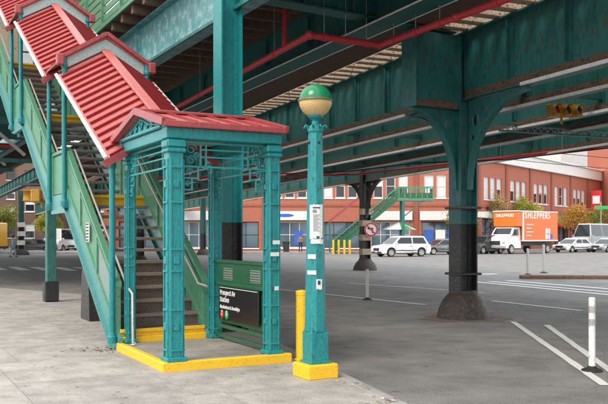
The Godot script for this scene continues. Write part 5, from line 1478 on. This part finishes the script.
	part(t, "bumper", boxg(Vector3(f + 0.05, 0.36, 0), Vector3(0.12, 0.14, W * 0.8), 0.03), M.frame_dark)
	part(t, "license_plate", boxg(Vector3(f - 0.012, 0.42, 0), Vector3(0.01, 0.11, 0.3)), M.white_print)
	for s in [-1.0, 1.0]:
		var zz: float = s * (W / 2.0 + 0.001)
		for x in [x0 + 0.2, mid, e0 - 0.25 if kind != "van" else mid + 1.0]:
			part(t, "door_gap", boxg(Vector3(x, (0.42 + belt - 0.1) / 2.0, zz), Vector3(0.018, belt - 0.1 - 0.42, 0.008)), M.frame_dark)
		part(t, "side_trim", boxg(Vector3((fx + rx) / 2.0, 0.52, zz), Vector3(rx - fx - wr * 2.45, 0.07, 0.02)), M.frame_dark)
		part(t, "bonnet_gap", barg(Vector3(f + 0.3, belt - 0.115, s * (W / 2.0 - 0.16)), Vector3(f + hood - 0.15, belt - 0.01, s * (W / 2.0 - 0.16)), 0.012, 0.012), M.frame_dark)
		if kind == "suv": part(t, "roof_rail", tubeg([Vector3(x1 + 0.3, H + 0.01, s * (W / 2.0 - 0.3)), Vector3(x1 + 0.4, H + 0.05, s * (W / 2.0 - 0.3)), Vector3(e1 - 0.3, H + 0.05, s * (W / 2.0 - 0.3)), Vector3(e1 - 0.2, H, s * (W / 2.0 - 0.3))], 0.016, 6), M.frame_dark)
		for x in [fx, rx]:
			var arch := G.new()
			var ring := []
			for q in 13: ring.append(Vector3(x + cos(PI * q / 12.0) * wr * 1.14, wr + sin(PI * q / 12.0) * wr * 1.14, s * (W / 2.0 - 0.01)))
			arch.tube(ring, 0.028, 6); part(t, "arch_trim", arch, M.frame_dark)
	part(t, "underbody", boxg(Vector3(0, 0.3, 0), Vector3(L * 0.8, 0.14, W * 0.7)), M.frame_dark)
	return t

func vehicles() -> void:
	M.lamp_glass = plain(lin(0.5, 0.52, 0.54), 0.12)
	M.car_white = plain(lin(0.74, 0.74, 0.74), 0.2); M.car_white.clearcoat_enabled = true
	M.car_silver = plain(lin(0.42, 0.44, 0.47), 0.18, 0.3); M.car_silver.clearcoat_enabled = true
	M.car_dark = plain(lin(0.03, 0.032, 0.036), 0.2); M.car_dark.clearcoat_enabled = true
	M.car_grey = plain(lin(0.16, 0.165, 0.175), 0.22); M.car_grey.clearcoat_enabled = true
	M.truck_orange = worn(lin(0.80, 0.16, 0.02), lin(0.6, 0.14, 0.03), 0.18, 0.35, Vector3.ONE, 58)
	M.bus_yellow = plain(lin(0.70, 0.36, 0.02), 0.3)
	car("parked_car", "white sport utility car parked before the far green stairs", "car", Vector3(8.05, -0.1, -68), 24, 4.7, 1.9, 1.72, "suv", M.car_white)
	car("parked_car", "grey sedan parked behind the white sport utility car", "car", Vector3(12.6, -0.1, -75), 24, 4.6, 1.8, 1.46, "sedan", M.car_grey)
	car("parked_car", "black boxy car standing before the orange truck", "car", Vector3(17.3, -0.1, -78.5), 40, 4.4, 1.85, 1.78, "suv", M.car_dark)
	car("parked_car", "white sedan with dark grille behind the orange truck", "car", Vector3(28.3, -0.1, -86.0), 36, 4.9, 1.9, 1.5, "sedan", M.car_white)
	car("parked_car", "silver sedan beside the street sign pole", "car", Vector3(32.2, -0.1, -86.5), 36, 4.9, 1.9, 1.5, "sedan", M.car_silver)
	car("delivery_van", "tall silver van standing behind the parked sedans", "van", Vector3(32.6, -0.1, -92.5), 45, 6.6, 2.2, 3.1, "van", M.car_silver)
	car("parked_car", "dark sedan beyond the zebra crossing", "car", Vector3(-28.3, -0.1, -86), 10, 4.5, 1.8, 1.45, "sedan", M.car_dark)
	car("delivery_van", "white van beside the slim stair column", "van", Vector3(-26.6, -0.1, -90), 80, 5.4, 2.0, 2.5, "van", M.car_white, "white vans beyond the zebra crossing")
	car("delivery_van", "white van farther along from the stair column", "van", Vector3(-25.0, -0.1, -92), 80, 5.4, 2.0, 2.5, "van", M.car_white, "white vans beyond the zebra crossing")
	# yellow school bus, only its tail in view
	var y := thing("school_bus", "yellow bus cut by the picture edge beyond the crossing", "bus", Vector3(-33.6, -0.1, -80), 0)
	part(y, "body", boxg(Vector3(0, 1.75, 0), Vector3(8.5, 2.5, 2.4), 0.12), M.bus_yellow)
	for k in 7: part(y, "side_window", boxg(Vector3(-3.6 + k * 1.2, 2.3, 1.205), Vector3(1.0, 0.7, 0.02)), M.glass)
	part(y, "rub_rail", boxg(Vector3(0, 1.5, 1.21), Vector3(8.4, 0.1, 0.04)), M.frame_dark)
	part(y, "bumper", boxg(Vector3(4.3, 0.6, 0), Vector3(0.15, 0.25, 2.3), 0.03), M.frame_dark)
	for x in [-2.8, 2.6]:
		for z in [-1.05, 1.05]: wheel(y, x, z, 0.48)
	# moving truck
	var t := thing("box_truck", "orange box truck with white cab and white lettering on its side", "truck", Vector3(21.5, -0.1, -80.5), 42)
	t.scale = Vector3.ONE * 1.1
	part(t, "box", boxg(Vector3(1.0, 2.42, 0), Vector3(5.6, 2.5, 2.4), 0.03), M.truck_orange)
	part(t, "box_attic", boxg(Vector3(-2.3, 3.0, 0), Vector3(1.0, 1.3, 2.38), 0.06), M.truck_orange)
	part(t, "roof_edge", boxg(Vector3(0.5, 3.7, 0), Vector3(6.7, 0.1, 2.46), 0.02), M.white_paint)
	part(t, "corner_post", boxg(Vector3(-1.8, 2.4, 1.205), Vector3(0.22, 2.48, 0.04)), M.white_paint)
	part(t, "side_rail", boxg(Vector3(1.0, 1.13, 0), Vector3(5.62, 0.12, 2.44), 0.02), M.white_paint)
	part(t, "chassis", boxg(Vector3(0.3, 0.85, 0), Vector3(6.6, 0.35, 1.2)), M.frame_dark)
	var cab := PackedVector2Array([Vector2(-4.1, 0.5), Vector2(-4.15, 1.15), Vector2(-4.0, 1.45), Vector2(-3.35, 1.6), Vector2(-2.85, 2.28), Vector2(-1.9, 2.3), Vector2(-1.9, 0.5)])
	var g := G.new(); g.side_pair(cab, func(p: Vector2) -> float: return 1.05 - maxf(0, p.y - 1.5) * 0.15 - maxf(0.0, -3.6 - p.x) * 0.12); part(t, "cab", g, M.car_white)
	for s in [-1.0, 1.0]:
		var v := [Vector3(-3.15, 1.6, s * 1.045), Vector3(-2.25, 1.6, s * 1.045), Vector3(-2.25, 2.15, s * 0.965), Vector3(-2.8, 2.15, s * 0.965)]
		g = G.new()
		if s > 0: g.plate(v[0], v[1], v[2], v[3], 0.01)
		else: g.plate(v[3], v[2], v[1], v[0], 0.01)
		part(t, "side_window", g, M.glass)
		part(t, "headlight", boxg(Vector3(-4.12, 1.0, s * 0.8), Vector3(0.1, 0.2, 0.3), 0.02), M.lamp_glass)
		part(t, "mirror", boxg(Vector3(-3.1, 1.85, s * 1.25), Vector3(0.1, 0.4, 0.22), 0.02), M.frame_dark)
		wheel(t, -3.3, s * 0.95, 0.42); wheel(t, 2.2, s * 1.05, 0.42)
	g = G.new(); g.plate(Vector3(-3.32, 1.64, -0.88), Vector3(-3.32, 1.64, 0.88), Vector3(-2.9, 2.22, 0.82), Vector3(-2.9, 2.22, -0.82), 0.012); part(t, "windshield", g, M.glass)
	part(t, "grille", boxg(Vector3(-4.15, 0.95, 0), Vector3(0.06, 0.35, 0.9), 0.02), M.frame_dark)
	part(t, "bumper", boxg(Vector3(-4.18, 0.6, 0), Vector3(0.14, 0.22, 2.0), 0.03), M.galvanised)
	text(t, "lettering", "SHLEPPERS", 0.56, M.white_print, Transform3D(Basis(), Vector3(-1.55, 2.9, 1.203)), 0.012)
	text(t, "front_lettering", "SHLEPPERS", 0.26, M.white_print, Transform3D(Basis(Vector3.UP, -PI / 2.0), Vector3(-2.802, 3.12, 0.0)), 0.012, true, HORIZONTAL_ALIGNMENT_CENTER)
	for k in 4: part(t, "print_line", boxg(Vector3(-0.75 - (k % 2) * 0.15, 2.55 - k * 0.32, 1.207), Vector3(1.1 - (k % 2) * 0.3, 0.07, 0.01)), M.white_print)
	for k in 5: part(t, "pictured_boxes", boxg(Vector3(1.9 + (k % 3) * 0.42, 1.5 + (k / 3) * 0.5, 1.208 + 0.002 * k), Vector3(0.36, 0.44, 0.01)), [M.white_print, M.blind, M.blue_print][k % 3])

# ---------------------------------------------------------------- trees
func tree(called: String, label: String, at: Vector3, h: float, r: float, cols: Array, n: int, sd: int, sparse := 0.0) -> void:
	var t := thing(called, label, "tree", at)
	var q := RandomNumberGenerator.new(); q.seed = sd
	var g := G.new()
	g.tube([Vector3(0, 0, 0), Vector3(0.08, h * 0.3, 0.05), Vector3(-0.05, h * 0.55, 0), Vector3(0.05, h * 0.85, 0.1)], 0.17, 8, 0.04)
	part(t, "trunk", g, M.bark)
	var tips := []
	for k in 14:
		var a := TAU * k / 14.0 * 2.4 + q.randf() * 0.6
		var y0 := h * lerpf(0.3, 0.7, k / 14.0)
		var e := Vector3(cos(a) * r * q.randf_range(0.5, 0.85), y0 + h * q.randf_range(0.12, 0.3), sin(a) * r * q.randf_range(0.5, 0.85))
		var g2 := G.new(); g2.tube([Vector3(0, y0, 0), Vector3(e.x * 0.5, lerpf(y0, e.y, 0.4), e.z * 0.5), e], 0.06, 6, 0.015); part(t, "limb", g2, M.bark)
		tips.append(e); tips.append(e * Vector3(0.55, 1.0, 0.55) + Vector3(0, 0.1 * h, 0))
	tips.append(Vector3(0, h * 0.92, 0)); tips.append(Vector3(0.2, h * 0.8, -0.2))
	var leaf := G.new(); leaf.tinted = true
	for k in n * 2:
		var c: Vector3 = tips[q.randi() % tips.size()]
		var d := Vector3(q.randfn(), q.randfn() * 0.75, q.randfn()) * r * 0.17
		var p := c + d
		var s := q.randf_range(0.05, 0.105)
		var bb := Basis.from_euler(Vector3(q.randf() * TAU, q.randf() * TAU, q.randf() * TAU))
		var col: Color = cols[q.randi() % cols.size()]
		leaf.tint = Color(col.r * q.randf_range(0.7, 1.25), col.g * q.randf_range(0.7, 1.25), col.b)
		leaf.quad(p + bb * Vector3(-s, 0, 0), p + bb * Vector3(0, -s * 0.6, 0.02), p + bb * Vector3(s, 0, 0), p + bb * Vector3(0, s * 0.6, 0.02))
	part(t, "crown", leaf, M.leaf)

func trees() -> void:
	M.bark = worn(lin(0.09, 0.07, 0.055), lin(0.04, 0.035, 0.03), 0.3, 0.9, Vector3.ONE, 59)
	M.leaf = plain(Color.WHITE, 0.6)
	M.leaf.vertex_color_use_as_albedo = true
	M.leaf.backlight_enabled = true
	M.leaf.backlight = Color(0.3, 0.3, 0.1)
	var gold := [Color(0.42, 0.30, 0.03), Color(0.36, 0.20, 0.03), Color(0.30, 0.28, 0.04)]
	var orange := [Color(0.52, 0.24, 0.04), Color(0.46, 0.19, 0.03), Color(0.46, 0.34, 0.05)]
	var olive := [Color(0.22, 0.26, 0.035), Color(0.30, 0.29, 0.04), Color(0.15, 0.20, 0.03)]
	tree("street_tree", "golden street tree beside the black car", Vector3(15.6, -0.1, -80.5), 5.0, 1.6, gold, 4200, 1)
	tree("street_tree", "thin coppery street tree with a sparse crown behind the orange truck", Vector3(21.2, -0.1, -90.5), 5.8, 1.9, [Color(0.40, 0.26, 0.12), Color(0.42, 0.34, 0.10)], 2000, 2)
	tree("street_tree", "olive green street tree above the orange truck", Vector3(25.8, -0.1, -96.0), 5.7, 2.3, [Color(0.34, 0.36, 0.05), Color(0.42, 0.40, 0.05), Color(0.26, 0.30, 0.04)], 5200, 3)
	tree("street_tree", "bright orange autumn tree behind the tall silver van", Vector3(33.6, -0.1, -101.5), 5.2, 2.0, orange, 3800, 4)
	tree("street_tree", "small olive tree beyond the street sign", Vector3(39.6, -0.1, -112.0), 5.0, 2.0, olive, 3600, 5)
	tree("street_tree", "yellow green tree beyond the zebra crossing beside the white vans", Vector3(-30.5, -0.1, -98.0), 4.2, 1.7, [Color(0.40, 0.42, 0.04), Color(0.34, 0.36, 0.05)], 4600, 6)
	tree("street_tree", "green tree far behind the stair column", Vector3(-38.0, -0.1, -104.0), 5.2, 2.0, olive, 3000, 7)

# ---------------------------------------------------------------- people: one skin over a skeleton of tapered bones
func figure(label: String, at: Vector3, turn: float, bones: Array, cols: Array, hair: Color) -> void:
	var cell := 0.026
	var field := {}
	for b in bones:   # a, b, ra, rb, colour index
		var lo: Vector3 = b[0].min(b[1]) - Vector3.ONE * (maxf(b[2], b[3]) + 0.07); var hi: Vector3 = b[0].max(b[1]) + Vector3.ONE * (maxf(b[2], b[3]) + 0.07)
		var i0 := Vector3i((lo / cell).floor()); var i1 := Vector3i((hi / cell).ceil())
		var ab: Vector3 = b[1] - b[0]; var len2 := maxf(ab.length_squared(), 1e-6)
		for x in range(i0.x, i1.x + 1):
			for y in range(i0.y, i1.y + 1):
				for z in range(i0.z, i1.z + 1):
					var p := Vector3(x, y, z) * cell
					var h := clampf((p - b[0]).dot(ab) / len2, 0.0, 1.0)
					var d := p.distance_to(b[0] + ab * h) - lerpf(b[2], b[3], h)
					var key := Vector3i(x, y, z)
					var old: Array = field.get(key, [1e3, 0, 1e3])
					var kk := 0.03
					var m := clampf(0.5 + 0.5 * (old[0] - d) / kk, 0.0, 1.0)
					var sm := lerpf(old[0], d, m) - kk * m * (1.0 - m) if old[0] < 100.0 else d
					field[key] = [sm, b[4] if d < old[2] else old[1], minf(d, old[2])]
	var vert := {}
	for key: Vector3i in field:
		var sum := Vector3.ZERO; var cnt := 0; var miss := false
		var cs := []
		for k in 8:
			var q := key + Vector3i(k & 1, (k >> 1) & 1, k >> 2)
			if not field.has(q): miss = true; break
			cs.append(field[q][0])
		if miss: continue
		for e in [[0, 1], [2, 3], [4, 5], [6, 7], [0, 2], [1, 3], [4, 6], [5, 7], [0, 4], [1, 5], [2, 6], [3, 7]]:
			var u: float = cs[e[0]]; var w: float = cs[e[1]]
			if (u < 0.0) != (w < 0.0):
				var f := u / (u - w)
				sum += Vector3(e[0] & 1, (e[0] >> 1) & 1, e[0] >> 2).lerp(Vector3(e[1] & 1, (e[1] >> 1) & 1, e[1] >> 2), f); cnt += 1
		if cnt: vert[key] = (Vector3(key) + sum / cnt) * cell
	var g := G.new(); g.tinted = true
	var ax := [Vector3i(1, 0, 0), Vector3i(0, 1, 0), Vector3i(0, 0, 1)]
	for key: Vector3i in field:
		var d0: float = field[key][0]
		for k in 3:
			var other: Vector3i = key + ax[k]
			if not field.has(other): continue
			var d1: float = field[other][0]
			if (d0 < 0.0) == (d1 < 0.0): continue
			var u: Vector3i = ax[(k + 1) % 3]; var w: Vector3i = ax[(k + 2) % 3]
			var ks := [key - u - w, key - w, key, key - u]
			if not ks.all(func(q: Vector3i) -> bool: return vert.has(q)): continue
			g.tint = cols[field[key if d0 < 0.0 else other][1]]
			if d0 < 0.0: g.quad(vert[ks[0]], vert[ks[1]], vert[ks[2]], vert[ks[3]])
			else: g.quad(vert[ks[3]], vert[ks[2]], vert[ks[1]], vert[ks[0]])
	var o := thing("person", label, "person", at, turn)
	part(o, "body", g, M.cloth)
	var hd: Vector3 = bones[0][1]
	var hg := G.new(); hg.ball(hd + Vector3(0, 0.035, 0.02), Vector3(0.088, 0.1, 0.1), -20, 90, 16, 8)
	part(o, "hair", hg, plain(hair, 0.7))

func people() -> void:
	M.cloth = plain(Color.WHITE, 0.85)
	M.cloth.vertex_color_use_as_albedo = true
	var skin := Color(0.32, 0.19, 0.12)
	var body := func(step: float, arm: float) -> Array:
		var r := [[Vector3(0, 1.52, 0), Vector3(0, 1.62, -0.02), 0.075, 0.085, 0], [Vector3(0, 1.4, 0), Vector3(0, 1.52, 0), 0.055, 0.055, 0],
			[Vector3(-0.16, 1.36, 0), Vector3(0.16, 1.36, 0), 0.08, 0.08, 1], [Vector3(0, 1.3, 0), Vector3(0, 0.98, 0), 0.15, 0.135, 1], [Vector3(-0.08, 0.94, 0), Vector3(0.08, 0.94, 0), 0.12, 0.12, 2]]
		for s in [-1.0, 1.0]:
			var k: float = step * s
			r.append([Vector3(s * 0.09, 0.92, 0), Vector3(s * 0.1, 0.5, -k * 0.5), 0.09, 0.06, 2])
			r.append([Vector3(s * 0.1, 0.5, -k * 0.5), Vector3(s * 0.1, 0.09, -k * 0.7 + 0.04), 0.06, 0.042, 2])
			r.append([Vector3(s * 0.1, 0.045, -k * 0.7 + 0.06), Vector3(s * 0.11, 0.04, -k * 0.7 - 0.13), 0.04, 0.035, 3])
			var el := Vector3(s * 0.25, 1.08, k * 0.3 - arm * 0.1)
			r.append([Vector3(s * 0.2, 1.36, 0), el, 0.058, 0.048, 1])
			var ha := Vector3(s * 0.22, 0.86 + arm * 0.25, k * 0.4 - 0.08 - arm * 0.2)
			r.append([el, ha, 0.046, 0.036, 1])
			r.append([ha, ha + Vector3(0, -0.09, -0.02), 0.034, 0.026, 0])
		return r
	figure("person in a tan jacket and dark trousers by the shop door", Vector3(-0.35, 0.03, -81.5), 160, body.call(0.1, 0.6), [skin, Color(0.30, 0.17, 0.08), Color(0.03, 0.03, 0.04), Color(0.03, 0.02, 0.02)], lin(0.02, 0.015, 0.012))
	figure("person in a light blue jacket walking on the crossing", Vector3(-23.6, -0.1, -66.5), -60, body.call(0.3, 0.2), [skin, Color(0.30, 0.50, 0.55), Color(0.25, 0.40, 0.45), Color(0.03, 0.03, 0.03)], lin(0.02, 0.015, 0.012))
